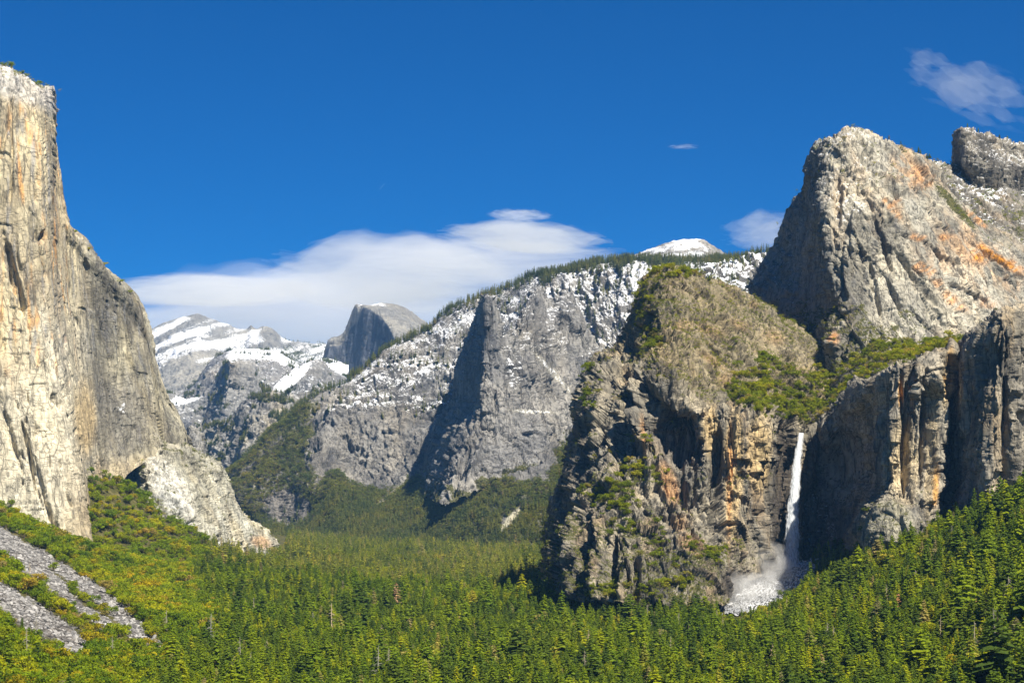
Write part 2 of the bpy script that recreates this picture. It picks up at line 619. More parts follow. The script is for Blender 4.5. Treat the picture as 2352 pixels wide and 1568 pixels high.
gy = np.concatenate([np.linspace(-6000, 1150, 40), np.geomspace(1170, 6500, 300), np.geomspace(6600, 120000, 50)])
th = np.concatenate([np.linspace(-3.0, -0.34, 25), np.linspace(-0.33, 0.33, 300), np.linspace(0.34, 3.0, 25)])
TH, GY = np.meshgrid(th, gy, indexing='ij')
GXX = TH * np.maximum(np.abs(GY), 1400)
GZ = ground_z(GXX, GY)
gV = np.stack([GXX, GY, GZ], -1).reshape(-1, 3)
gpx, gpy = project(gV)
infr = gV[:, 1] > 1200
tal = np.where(infr, talus_mask(gpx, gpy), 0)
tal *= infr & (gV[:, 1] < 3400)
q = gV / 6.0
tal_n = np.clip(tal + 0.25 * fbm(gV / 25, 3), 0, 1) * (tal > 0.02)
f1, f2, r4, off = worley(gV * np.array([1, 1, 0.2]) / 7.0)
gV[:, 2] += tal_n * (r4[:, 0] * 3.0 + off[:, 0] * (r4[:, 1] - 0.5) * 3 - 2.0 * (1 - np.clip((f2 - f1) * 4, 0, 1)))


def ground_material():
    t = NT('valley_ground')
    co = t.n('NewGeometry').outputs['Position']
    ta = t.n('Attribute', attribute_name='talus').outputs['Fac']
    n1 = t.noise(co, 0.05, 5, 0.65).outputs[0]
    soil = t.ramp(n1, [(0.3, (0.035, 0.038, 0.010)), (0.5, (0.070, 0.066, 0.020)), (0.7, (0.16, 0.135, 0.06))])
    vo = t.n('TexVoronoi', {'Vector': co, 'Scale': 0.28})
    st = t.ramp(t.n('SeparateColor', {0: vo.outputs['Color']}).outputs[0], [(0.0, (0.07, 0.07, 0.07)), (0.5, (0.20, 0.195, 0.19)), (1.0, (0.46, 0.45, 0.43))])
    st = t.mixc(1.0, st, t.ramp(t.noise(co, 0.013, 3, 0.6).outputs[0], [(0.40, (0.42, 0.39, 0.36)), (0.6, (0.85, 0.84, 0.82))]), 'MULTIPLY')
    c = t.mixc(t.math('MULTIPLY', ta, 1.6, clamp=True), soil, st)
    bp = t.n('Bump', {'Height': vo.outputs['Distance'], 'Strength': 0.8, 'Distance': 2.0})
    b = t.n('BsdfPrincipled', {'Base Color': c, 'Roughness': 0.95, 'Normal': bp.outputs[0], 'Specular IOR Level': 0.1})
    return t.done(b.outputs[0])


gme = mk_mesh('ground', gV, grid_faces(len(th), len(gy))[:, ::-1], ground_material())
fattr(gme, 'talus', tal_n)
ground = tag(obj('ground', gme), 'valley floor and talus slopes under the forest, bare grey rubble on the left', 'ground', None, 'structure')


# ------------------------------------------------------------------ cliffs and mountains
def n3(f, sx, sz=None, o=4, seed=0.0):
    sz = sz or sx
    return fbm(f.P / np.array([sx, sx, sz]) + seed, o)


def granite(f, dark, light, warm=None, s=1.0, streak_col=(0.10, 0.10, 0.105), streak=0.5, warm_amt=0.5):
    a = sstep(-0.35, 0.4, n3(f, 70 * s, 130 * s))
    c = mix(np.array(dark), np.array(light), a)
    if warm is not None:
        w = sstep(0.02, 0.42, n3(f, 55 * s, 220 * s, 3, 8.0)) * warm_amt
        c = mix(c, np.array(warm), w)
    k = sstep(0.10, 0.5, n3(f, 11 * s, 260 * s, 3, 21.0)) * streak * sstep(0.75, 0.3, f.N[:, 2])
    c = mix(c, np.array(streak_col), k)
    # joints and hollows hold dark lichen
    return c


def snowfield(f, lo, hi, amt=1.0, noise_s=40.0, nz0=0.35, nz1=0.75):
    """snow lies where the ground is flat enough and high enough"""
    alt = sstep(lo, hi, f.P[:, 2] + 60 * n3(f, 300, 300, 2, 3.0))
    fl = sstep(nz0, nz1, f.N[:, 2] + 0.22 * n3(f, noise_s, noise_s, 3, 5.0))
    return alt * fl * amt


M_near = rock_material('granite_near', 1.0)
M_cap = rock_material('granite_pale', 1.25, streak=0.45, crack=0.8)
M_mid = rock_material('granite_grey', 2.2, streak=0.25)
M_far = rock_material('granite_far', 4.5, streak=0.2, crack=0.5)

# --- great wall at the left edge
elcap_cols = [
    [(-260, 120, 3330), (-260, 320, 3290), (-260, 520, 3270), (-260, 760, 3250), (-260, 960, 3230), (-260, 1100, 3210), (-260, 1260, 3190)],
    [(-90, 146, 3360), (-90, 320, 3310), (-90, 520, 3290), (-90, 760, 3270), (-85, 960, 3250), (-80, 1100, 3230), (-70, 1260, 3200)],
    [(0, 156, 3390), (-4, 320, 3320), (0, 520, 3300), (5, 760, 3285), (15, 960, 3260), (25, 1100, 3240), (40, 1270, 3210)],
    [(55, 174, 3420), (56, 320, 3340), (62, 520, 3320), (72, 760, 3300), (88, 960, 3275), (105, 1100, 3255), (130, 1280, 3225)],
    [(96, 194, 3460), (100, 320, 3375), (105, 500, 3350), (118, 720, 3330), (138, 940, 3300), (158, 1090, 3275), (192, 1290, 3245)],
    [(116, 206, 3530), (121, 310, 3450), (124, 466, 3410), (139, 690, 3390), (160, 930, 3350), (183, 1090, 3310), (216, 1290, 3260)],
    [(118, 240, 3680), (123, 340, 3600), (130, 484, 3480), (150, 680, 3460), (168, 900, 3440), (186, 1080, 3400), (215, 1280, 3380)],
    [(148, 500, 3580), (152, 560, 3570), (158, 640, 3560), (170, 760, 3550), (186, 900, 3530), (200, 1080, 3500), (225, 1200, 3450)],
    [(193, 550, 3640), (197, 610, 3630), (202, 690, 3620), (210, 780, 3610), (222, 900, 3600), (232, 1075, 3570), (250, 1180, 3520)],
    [(242, 614, 3700), (247, 680, 3690), (252, 750, 3680), (260, 830, 3670), (268, 915, 3660), (277, 1000, 3645), (288, 1100, 3620)],
    [(298, 668, 3760), (303, 735, 3750), (308, 800, 3740), (314, 850, 3730), (320, 905, 3722), (327, 975, 3710), (336, 1060, 3690)],
    [(332, 752, 3810), (340, 805, 3800), (346, 845, 3790), (352, 885, 3783), (358, 925, 3776), (365, 975, 3765), (373, 1045, 3745)],
    [(357, 867, 3860), (364, 895, 3850), (371, 925, 3840), (378, 955, 3830), (384, 972, 3824), (391, 1000, 3815), (399, 1050, 3800)],
    [(390, 926, 3910), (397, 945, 3900), (404, 965, 3890), (410, 985, 3880), (414, 998, 3872), (420, 1018, 3862), (427, 1060, 3850)],
    [(433, 1010, 3980), (434, 1020, 3970), (435, 1030, 3960), (436, 1040, 3950), (438, 1050, 3940), (440, 1060, 3930), (444, 1080, 3920)],
    [(438, 1030, 4300), (438, 1040, 4300), (438, 1048, 4300), (439, 1055, 4300), (440, 1062, 4300), (442, 1070, 4300), (446, 1090, 4300)]]


def paint_elcap(f):
    c = granite(f, (0.28, 0.24, 0.18), (0.52, 0.46, 0.335), (0.46, 0.33, 0.20), 1.6, (0.20, 0.20, 0.205), 0.42, 0.42)
    wob = 0.35 * n3(f, 60, 90, 4, 2.0)
    # paler scoured wall low on the prow
    pale = blob(f.px, f.py, 100, 1010, 130, 330, 10, 0.6, wob)
    c = mix(c, np.array((0.60, 0.565, 0.47)), pale * 0.65)
    # the grey diorite streaked wall to the right of the prow
    se = sstep(150, 210, f.px - 0.05 * (f.py - 500)) * sstep(420, 520, f.py) * (1 - sstep(1030, 1080, f.py))
    g = granite(f, (0.12, 0.115, 0.10), (0.36, 0.34, 0.275), (0.30, 0.25, 0.14), 1.1, (0.07, 0.07, 0.08), 0.75, 0.35)
    c = mix(c, g, se * 0.9)
    dk = blob(f.px, f.py, 275, 960, 75, 110, 20, 0.5, wob)
    c = mix(c, np.array((0.12, 0.115, 0.11)), dk * 0.6)
    tan = blob(f.px, f.py, 195, 960, 26, 90, 0, 0.5, wob)
    c = mix(c, np.array((0.46, 0.36, 0.22)), tan * 0.7)
    # warm hanging stains
    w = sstep(0.12, 0.42, n3(f, 14, 330, 3, 40.0)) * (1 - sstep(150, 190, f.px)) * sstep(200, 260, f.py) * (1 - sstep(760, 960, f.py))
    c = mix(c, np.array((0.60, 0.36, 0.18)), w * 0.75)
    gs = sstep(0.10, 0.40, n3(f, 13, 300, 3, 77.0)) * (1 - sstep(700, 1000, f.py))
    c = mix(c, np.array((0.22, 0.225, 0.24)), gs * 0.6)
    cap = 1 - sstep(205, 240, f.py - 0.3 * f.px + 10 * n3(f, 40, 40, 3))
    c = mix(c, np.array((0.42, 0.41, 0.40)), cap * 0.7)
    snow = cap * sstep(0.3, 0.8, f.N[:, 2] + 0.4 * n3(f, 20, 20, 3)) * 0.5
    snow = np.maximum(snow, blob(f.px, f.py, 283, 937, 20, 16, 0, 0.5, wob) * (0.5 + 0.6 * n3(f, 12, 12, 3, 9.0)))
    veg = cap * sstep(0.1, 0.5, n3(f, 30, 30, 3, 66.0)) * 0.3
    return c, snow, veg


def elcap_extra(P, U, V):
    # long flakes and corner systems on the big face
    q = P / np.array([34, 34, 420])
    r = ridged(q + 12, 2)
    return -9 * sstep(0.82, 0.98, r) + 6 * perlin(P / np.array([90, 90, 500]) + 7)


formation('elcap', 'granite_wall', 'towering cream and grey granite wall filling the left edge of the view', 'cliff', elcap_cols, 290, 600, M_cap, paint_elcap,
          rowamp=[1.1, 0.9, 0.8, 0.8, 0.8, 0.8, 0.7], feats=[(35, 640, 12, 90, -14, -16, 0.3), (70, 1050, 6, 110, -14, -14, 0.3), (100, 1130, 5, 70, -14, -12, 0.3), (100, 545, 7, 16, 0, -18, 0.3), (25, 1000, 8, 90, -18, -12, 0.3), (210, 640, 6, 60, -8, -10, 0.3), (275, 800, 9, 110, -4, -14, 0.3), (262, 790, 5, 80, -4, 10, 0.3), (120, 1200, 6, 60, -10, -14, 0.3), (140, 1215, 8, 50, -10, 12, 0.3)], tone=1.15, disp=dict(s=1.3, big=14, rib=4, blk=5, blk2=2.0, fine=0.9, vert=6.5, seed=3.0, jn=0.6), extra=elcap_extra)

# --- pale slab buttress at its foot
slab_cols = [
    [(300, 990, 3890), (285, 1030, 3840), (270, 1080, 3780), (270, 1130, 3740), (280, 1200, 3680)],
    [(325, 985, 3750), (335, 1030, 3710), (345, 1080, 3660), (350, 1140, 3610), (340, 1210, 3550)],
    [(385, 1015, 3770), (395, 1060, 3730), (405, 1110, 3680), (410, 1160, 3630), (405, 1240, 3570)],
    [(437, 1034, 3820), (448, 1080, 3780), (455, 1130, 3730), (460, 1180, 3690), (460, 1265, 3620)],
    [(472, 1052, 3890), (485, 1105, 3850), (495, 1150, 3800), (503, 1200, 3760), (510, 1290, 3690)],
    [(504, 1084, 3980), (520, 1130, 3940), (533, 1175, 3900), (545, 1220, 3860), (560, 1310, 3790)],
    [(535, 1146, 4075), (553, 1175, 4035), (570, 1210, 3995), (583, 1245, 3955), (598, 1320, 3895)],
    [(577, 1198, 4180), (592, 1218, 4150), (605, 1242, 4110), (615, 1270, 4070), (625, 1330, 4010)],
    [(628, 1236, 4290), (633, 1248, 4270), (637, 1264, 4230), (640, 1290, 4180), (643, 1335, 4110)],
    [(632, 1245, 4600), (637, 1256, 4600), (641, 1272, 4600), (644, 1300, 4600), (648, 1335, 4600)]]


def paint_slab(f):
    c = granite(f, (0.33, 0.32, 0.27), (0.60, 0.58, 0.50), (0.50, 0.42, 0.28), 1.2, (0.22, 0.21, 0.20), 0.35, 0.35)
    wob = 0.3 * n3(f, 40, 60, 4, 2.0)
    c = mix(c, np.array((0.36, 0.33, 0.27)), blob(f.px, f.py, 340, 1010, 80, 60, 0, 0.8, wob) * 0.7)
    scar = np.maximum(blob(f.px, f.py, 395, 1130, 34, 110, -32, 0.4, wob), blob(f.px, f.py, 330, 1010, 16, 45, -15, 0.4, wob))
    c = mix(c, np.array((0.62, 0.61, 0.57)), scar * 0.7)
    rust = np.maximum(blob(f.px, f.py, 600, 1245, 26, 14, 20, 0.5, wob), blob(f.px, f.py, 338, 1000, 7, 30, -12, 0.5, wob))
    c = mix(c, np.array((0.50, 0.31, 0.17)), rust * 0.6)
    rim = 1 - sstep(0.2, 1.2, f.V)
    veg = sstep(0.05, 0.4, n3(f, 22, 22, 3, 9.0) + 0.25 * rim - 0.05) * sstep(0.25, 0.6, f.N[:, 2]) * 0.85
    snow = blob(f.px, f.py, 520, 1262, 60, 10, 30, 0.5, wob) * 0.6
    return c, snow, veg


formation('slab', 'granite_buttress', 'pale scoured slab buttress descending right from the foot of the great wall', 'cliff', slab_cols, 210, 190, M_cap, paint_slab,
          tone=0.95, disp=dict(s=1.1, big=12, rib=8, blk=8, blk2=3.4, fine=1.4, vert=1.8, seed=20.0, tilt=-30), back=((500, -300), (200, -60), (70, -4)))

# --- dome rock with the lit orange face, right
mid_cols = [
    [(1900, 345, 3900), (1880, 380, 3900), (1866, 440, 3900), (1830, 490, 3900), (1790, 580, 3900), (1740, 660, 3900), (1730, 835, 3825)],
    [(1888, 331, 3330), (1866, 362, 3350), (1853, 425, 3390), (1816, 470, 3450), (1776, 566, 3480), (1722, 654, 3500), (1718, 835, 3445)],
    [(1897, 326, 3220), (1869, 395, 3200), (1860, 465, 3230), (1842, 540, 3250), (1826, 620, 3260), (1800, 700, 3250), (1795, 885, 3195)],
    [(1912, 319, 3140), (1880, 400, 3070), (1872, 478, 3040), (1880, 556, 3020), (1888, 620, 3010), (1893, 690, 3000), (1880, 895, 2945)],
    [(1930, 311, 3110), (1902, 402, 3045), (1893, 482, 3000), (1902, 560, 2970), (1912, 622, 2955), (1918, 692, 2940), (1915, 895, 2890)],
    [(1957, 301, 3120), (1942, 402, 3035), (1938, 490, 2985), (1948, 570, 2955), (1958, 640, 2935), (1966, 712, 2915), (1975, 895, 2860)],
    [(2005, 311, 3170), (2010, 402, 3040), (2015, 492, 2980), (2026, 582, 2950), (2042, 660, 2930), (2052, 732, 2910), (2064, 910, 2845)],
    [(2060, 332, 3220), (2075, 412, 3075), (2092, 502, 3005), (2112, 592, 2975), (2128, 672, 2955), (2142, 742, 2935), (2156, 925, 2870)],
    [(2110, 362, 3270), (2138, 432, 3145), (2168, 520, 3065), (2192, 606, 3035), (2210, 690, 3005), (2226, 756, 2985), (2245, 935, 2920)],
    [(2150, 402, 3310), (2200, 480, 3205), (2235, 560, 3135), (2262, 640, 3105), (2284, 715, 3075), (2304, 775, 3045), (2330, 945, 2990)],
    [(2215, 490, 3340), (2265, 545, 3250), (2305, 605, 3200), (2335, 680, 3170), (2360, 740, 3140), (2385, 800, 3120), (2415, 955, 3065)],
    [(2300, 540, 3390), (2350, 580, 3320), (2390, 640, 3280), (2420, 700, 3250), (2450, 760, 3220), (2480, 820, 3200), (2510, 965, 3155)],
    [(2460, 600, 3500), (2500, 640, 3450), (2540, 680, 3420), (2580, 740, 3400), (2610, 790, 3380), (2640, 840, 3360), (2670, 975, 3315)]]


def paint_mid(f):
    c = granite(f, (0.20, 0.19, 0.165), (0.47, 0.44, 0.37), (0.45, 0.33, 0.22), 1.0, (0.13, 0.13, 0.14), 0.45, 0.35)
    wob = 0.45 * n3(f, 30, 45, 4, 2.0)
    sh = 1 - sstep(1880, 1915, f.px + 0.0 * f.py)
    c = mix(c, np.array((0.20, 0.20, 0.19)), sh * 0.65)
    org = 0
    for (x, y, a, b, g) in [(2300, 600, 75, 12, 32), (2245, 590, 30, 20, 20), (2330, 610, 40, 10, 30), (2115, 615, 22, 16, 40), (2130, 625, 26, 8, 60), (2050, 480, 34, 9, 48),
                            (2062, 470, 14, 20, 0), (2120, 400, 20, 34, -35), (2190, 690, 40, 14, 38), (2240, 500, 34, 9, 40), (2110, 545, 24, 10, 10), (2265, 695, 24, 14, 20),
                            (2150, 640, 12, 40, -30), (1912, 775, 16, 16, 0), (2170, 545, 14, 9, 0)]:
        org = np.maximum(org, blob(f.px, f.py, x, y, a, b, g, 0.55, wob))
    hot = np.maximum(blob(f.px, f.py, 2300, 598, 60, 8, 33, 0.5, wob), blob(f.px, f.py, 2248, 592, 14, 10, 0, 0.5, wob))
    soft = np.maximum(blob(f.px, f.py, 2230, 600, 130, 70, 35, 0.8, wob), blob(f.px, f.py, 2100, 400, 50, 60, -30, 0.8, wob)) * sstep(-0.2, 0.35, n3(f, 24, 40, 4, 61.0))
    c = mix(c, np.array((0.60, 0.40, 0.25)), soft * 0.7)
    dq = np.stack([(f.P[:, 0] * 0.8 + f.P[:, 2] * 0.6) / 50, f.P[:, 1] / 60, (f.P[:, 2] * 0.8 - f.P[:, 0] * 0.6) / 7], 1)
    c = mix(c, np.array((0.54, 0.31, 0.17)), org * sstep(-0.35, 0.25, fbm(dq, 3)) * 0.92)
    c = mix(c, np.array((0.56, 0.26, 0.07)), hot * sstep(-0.4, 0.1, fbm(dq + 20, 3)) * 0.8)
    pale = np.maximum(blob(f.px, f.py, 2110, 490, 60, 40, 30, 0.6, wob), blob(f.px, f.py, 2230, 650, 100, 50, 30, 0.6, wob))
    c = mix(c, np.array((0.56, 0.53, 0.45)), pale * 0.45)
    top = 1 - sstep(1.0, 2.0, f.V + 0.6 * n3(f, 50, 50, 3))
    snow = top * sstep(0.30, 0.65, f.N[:, 2] + 0.25 * n3(f, 12, 12, 3)) * (1 - sstep(1990, 2080, f.px)) * 0.5
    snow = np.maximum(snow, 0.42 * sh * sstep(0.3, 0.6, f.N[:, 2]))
    snow = np.maximum(snow, 0.55 * blob(f.px, f.py, 1945, 470, 60, 100, 0, 0.6, wob) * sstep(0.3, 0.6, f.N[:, 2]))
    low = sstep(4.6, 5.6, f.V + 1.4 * n3(f, 45, 45, 3, 6.0))
    veg = np.maximum(low * sstep(0.2, 0.55, f.N[:, 2] + 0.1), top * sstep(0.0, 0.3, n3(f, 20, 20, 3, 14.0)) * sstep(0.35, 0.7, f.N[:, 2]) * 0.8)
    dg = blob(f.px, f.py, 2190, 470, 90, 12, 48, 0.5, wob) * 0.8
    return c, snow, np.maximum(veg, dg)


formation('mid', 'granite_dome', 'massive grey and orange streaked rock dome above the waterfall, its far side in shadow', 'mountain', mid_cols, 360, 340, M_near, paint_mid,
          rowamp=[0.9, 1, 0.9, 0.85, 0.85, 0.9, 0.8], feats=[(1908, 776, 30, 46, 0, 9.8, 0.6), (2030, 560, 7, 90, -18, -9.8, 0.3), (2098, 640, 6, 80, -32, -9.8, 0.3), (2300, 605, 90, 6, 32, -9.8, 0.3), (2060, 690, 6, 60, -25, -8.4, 0.3), (2010, 660, 6, 70, -12, -8.4, 0.3),
                 (1990, 365, 14, 26, 10, -11.2, 0.3), (1925, 470, 9, 70, 0, -9.8, 0.3), (2190, 440, 80, 8, 46, -8.4, 0.3), (1945, 620, 8, 70, -4, 9.8, 0.3), (2060, 425, 40, 14, 38, 8.4, 0.3), (2150, 570, 50, 10, 34, 8.4, 0.3), (2210, 660, 60, 8, 36, 7, 0.3),
                 (2140, 700, 8, 60, -30, 8.4, 0.3), (1960, 540, 8, 60, 0, 8.4, 0.3), (1905, 560, 8, 110, 0, 8.4, 0.3)], tone=0.98, disp=dict(s=1.1, big=12, rib=5, blk=8, blk2=2.8, fine=1.0, vert=2.6, seed=31.0, tilt=-20), back=((900, -400), (420, -120), (140, -14)))

# --- snowy tower and slope behind it
slope_cols = [
    [(2080, 352, 3650), (2090, 372, 3600), (2100, 395, 3550), (2110, 430, 3480), (2120, 500, 3400)],
    [(2125, 374, 3650), (2130, 388, 3600), (2140, 405, 3550), (2155, 440, 3480), (2180, 520, 3400)],
    [(2185, 384, 3680), (2190, 398, 3630), (2195, 420, 3570), (2210, 460, 3500), (2240, 560, 3420)],
    [(2230, 360, 3760), (2235, 395, 3690), (2245, 430, 3620), (2260, 480, 3540), (2300, 590, 3450)],
    [(2290, 360, 3820), (2295, 400, 3740), (2305, 445, 3660), (2320, 500, 3570), (2360, 610, 3480)],
    [(2360, 352, 3880), (2360, 400, 3790), (2365, 450, 3700), (2380, 520, 3600), (2420, 640, 3520)],
    [(2520, 340, 3950), (2520, 400, 3850), (2525, 460, 3750), (2540, 540, 3660), (2580, 660, 3580)]]


def paint_snowslope(f):
    c = granite(f, (0.17, 0.16, 0.14), (0.38, 0.35, 0.30), (0.36, 0.28, 0.2), 0.9)
    snow = sstep(0.30, 0.75, f.N[:, 2] + 0.3 * n3(f, 14, 14, 3)) * (0.50 + 0.5 * n3(f, 60, 60, 3, 4.0))
    veg = sstep(0.05, 0.35, n3(f, 26, 26, 3, 24.0)) * 0.7
    return c, snow, veg


formation('snowslope', 'snowy_hillside', 'snow dusted hillside below the dark tower at the right edge', 'hillside', slope_cols, 170, 150, M_near, paint_snowslope,
          tone=0.8, disp=dict(s=0.9, big=12, rib=8, blk=7, blk2=3.5, fine=1.6, vert=1.1, seed=41.0), back=((600, -200), (250, -40), (80, -4)))
tower_cols = [
    [(2205, 310, 4100), (2203, 340, 4100), (2203, 370, 4100), (2205, 410, 4160), (2210, 490, 4190)],
    [(2197, 306, 3760), (2192, 332, 3755), (2190, 362, 3750), (2190, 395, 3800), (2192, 470, 3840)],
    [(2203, 299, 3660), (2203, 332, 3640), (2204, 365, 3630), (2206, 400, 3670), (2212, 480, 3710)],
    [(2216, 299, 3640), (2219, 335, 3600), (2224, 370, 3580), (2230, 405, 3610), (2240, 490, 3640)],
    [(2245, 304, 3680), (2249, 336, 3640), (2256, 370, 3610), (2264, 410, 3630), (2280, 490, 3660)],
    [(2290, 318, 3740), (2295, 348, 3700), (2300, 380, 3660), (2310, 420, 3680), (2325, 500, 3710)],
    [(2352, 338, 3800), (2357, 362, 3760), (2362, 392, 3720), (2370, 430, 3740), (2385, 510, 3760)],
    [(2480, 362, 3900), (2480, 390, 3860), (2485, 415, 3820), (2495, 450, 3840), (2510, 520, 3860)]]


def paint_tower(f):
    c = granite(f, (0.15, 0.14, 0.125), (0.36, 0.335, 0.29), (0.33, 0.27, 0.2), 0.8, (0.10, 0.10, 0.11), 0.5)
    snow = sstep(0.28, 0.62, f.N[:, 2] + 0.2 * n3(f, 12, 12, 3)) * 0.55 * sstep(2195, 2225, f.px)
    veg = sstep(0.1, 0.4, n3(f, 18, 18, 3, 24.0)) * sstep(0.3, 0.6, f.N[:, 2]) * 0.7
    return c, snow, veg


formation('tower', 'rock_tower', 'dark blunt rock tower with snow on its right shoulder, at the top right', 'mountain', tower_cols, 200, 130, M_near, paint_tower,
          disp=dict(s=0.8, big=8, rib=8, blk=10, blk2=3.5, fine=1.2, vert=2.6, seed=47.0), back=((500, -200), (220, -60), (70, -8)))

# --- wedge peak left of the waterfall
low_cols = [
    [(1500, 660, 3500), (1490, 710, 3500), (1450, 800, 3500), (1380, 850, 3500), (1360, 960, 3480), (1335, 1060, 3450), (1300, 1200, 3400), (1275, 1340, 3300)],
    [(1487, 650, 3000), (1471, 693, 2990), (1428, 796, 2960), (1356, 844, 2930), (1334, 950, 2900), (1311, 1048, 2870), (1270, 1188, 2820), (1250, 1335, 2740)],
    [(1493, 642, 2900), (1480, 705, 2860), (1450, 800, 2820), (1385, 862, 2760), (1362, 962, 2720), (1338, 1062, 2690), (1300, 1200, 2650), (1285, 1365, 2570)],
    [(1502, 634, 2860), (1492, 715, 2800), (1470, 805, 2760), (1425, 880, 2700), (1405, 985, 2670), (1375, 1085, 2610), (1345, 1215, 2550), (1330, 1380, 2490)],
    [(1522, 625, 2850), (1520, 722, 2760), (1500, 822, 2680), (1478, 905, 2630), (1462, 1010, 2620), (1430, 1105, 2560), (1405, 1222, 2500), (1390, 1385, 2450)],
    [(1548, 619, 2870), (1560, 730, 2760), (1545, 850, 2650), (1525, 925, 2600), (1512, 1025, 2610), (1485, 1115, 2550), (1460, 1235, 2490), (1440, 1385, 2430)],
    [(1585, 629, 2900), (1605, 748, 2780), (1590, 880, 2650), (1572, 946, 2590), (1560, 1035, 2600), (1540, 1125, 2550), (1522, 1245, 2490), (1500, 1385, 2430)],
    [(1632, 650, 2930), (1655, 765, 2810), (1640, 890, 2690), (1620, 954, 2590), (1610, 1045, 2590), (1600, 1135, 2550), (1588, 1252, 2490), (1572, 1390, 2430)],
    [(1708, 672, 2960), (1722, 795, 2840), (1705, 892, 2730), (1668, 948, 2585), (1660, 1052, 2580), (1658, 1152, 2560), (1655, 1262, 2520), (1645, 1395, 2450)],
    [(1770, 714, 2990), (1800, 825, 2870), (1768, 905, 2770), (1715, 957, 2590), (1706, 1062, 2580), (1706, 1165, 2570), (1708, 1240, 2560), (1705, 1345, 2545)],
    [(1802, 732, 3000), (1830, 838, 2880), (1795, 915, 2780), (1748, 972, 2610), (1742, 1072, 2600), (1745, 1175, 2595), (1755, 1245, 2590), (1757, 1322, 2590)],
    [(1834, 748, 3010), (1860, 850, 2890), (1825, 932, 2790), (1780, 986, 2640), (1774, 1080, 2640), (1778, 1182, 2640), (1785, 1250, 2640), (1790, 1312, 2640)],
    [(1880, 784, 3010), (1905, 865, 2910), (1862, 945, 2810), (1816, 996, 2700), (1812, 1080, 2715), (1810, 1182, 2715), (1808, 1262, 2705), (1808, 1330, 2680)],
    [(1930, 800, 3020), (1935, 880, 2920), (1890, 958, 2830), (1840, 999, 2745), (1840, 1082, 2760), (1838, 1182, 2765), (1835, 1262, 2760), (1832, 1330, 2740)],
    [(1990, 800, 3040), (1985, 880, 2960), (1950, 960, 2880), (1900, 1005, 2800), (1890, 1085, 2800), (1885, 1182, 2800), (1882, 1262, 2800), (1880, 1330, 2790)]]


def paint_low(f):
    c = granite(f, (0.15, 0.14, 0.12), (0.37, 0.335, 0.27), (0.40, 0.29, 0.18), 0.8, (0.085, 0.085, 0.085), 0.5, 0.40)
    wob = 0.4 * n3(f, 28, 50, 4, 2.0)
    tanp = np.maximum(np.maximum(blob(f.px, f.py, 1685, 1090, 22, 165, 2, 0.5, wob), blob(f.px, f.py, 1745, 1040, 30, 90, 0, 0.5, wob)), blob(f.px, f.py, 1630, 990, 22, 60, 0, 0.5, wob))
    c = mix(c, np.array((0.56, 0.44, 0.27)), tanp * 0.8)
    org = np.maximum(np.maximum(blob(f.px, f.py, 1676, 1110, 7, 150, 1, 0.5, wob), blob(f.px, f.py, 1535, 1110, 22, 55, -22, 0.5, wob)), blob(f.px, f.py, 1478, 1000, 5, 60, -4, 0.5, wob))
    for (x, y, a, b, g) in [(1630, 760, 40, 14, 20), (1700, 745, 26, 12, 20), (1780, 775, 30, 18, 20), (1570, 745, 26, 16, 0), (1670, 870, 26, 22, 0), (1640, 830, 40, 12, 30), (1730, 700, 14, 8, 0), (1590, 1250, 40, 22, 30), (1560, 1200, 22, 22, 0)]:
        org = np.maximum(org, 0.6 * blob(f.px, f.py, x, y, a, b, g, 0.6, wob))
    c = mix(c, np.array((0.50, 0.29, 0.15)), org * 0.65)
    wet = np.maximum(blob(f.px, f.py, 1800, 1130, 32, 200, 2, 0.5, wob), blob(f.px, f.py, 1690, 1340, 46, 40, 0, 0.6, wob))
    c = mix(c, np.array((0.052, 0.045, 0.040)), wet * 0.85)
    drk = blob(f.px, f.py, 1560, 1010, 60, 80, -30, 0.5, wob)
    c = mix(c, np.array((0.15, 0.14, 0.13)), drk * 0.65)
    hill = 1 - sstep(1.9, 2.7, f.V + 0.35 * n3(f, 40, 40, 3))
    c = mix(c, np.array((0.235, 0.195, 0.12)), hill * 0.6)
    v1 = hill * (0.22 + 0.85 * n3(f, 45, 45, 4, 30.0)) * sstep(0.15, 0.45, f.N[:, 2]) * sstep(1455, 1490, f.px)
    ledge = np.maximum(blob(f.px, f.py, 1400, 1130, 70, 40, -10, 0.6, wob), blob(f.px, f.py, 1480, 1090, 60, 34, 20, 0.6, wob))
    ledge = np.maximum(ledge, blob(f.px, f.py, 1600, 1290, 60, 22, 20, 0.6, wob))
    low = sstep(5.0, 6.6, f.V + 0.9 * n3(f, 50, 50, 3, 60.0))
    v2 = np.maximum(ledge, 0.75 * low) * sstep(0.1, 0.4, f.N[:, 2])
    v3 = sstep(0.45, 0.75, f.N[:, 2]) * sstep(-0.05, 0.3, n3(f, 30, 30, 3, 70.0)) * 0.8
    veg = np.clip(np.maximum(np.maximum(v1, v2), v3), 0, 1) * (1 - wet)
    frost = sstep(1795, 1815, f.px) * sstep(1090, 1150, f.py) * (1 - sstep(1290, 1330, f.py)) * (0.35 + 0.5 * n3(f, 8, 16, 3, 3.0))
    frost = np.maximum(frost, (0.35 + 0.5 * n3(f, 6, 10, 3, 33.0)) * blob(f.px, f.py, 1715, 1345, 34, 30, 0, 0.6, wob))
    return c, frost, veg


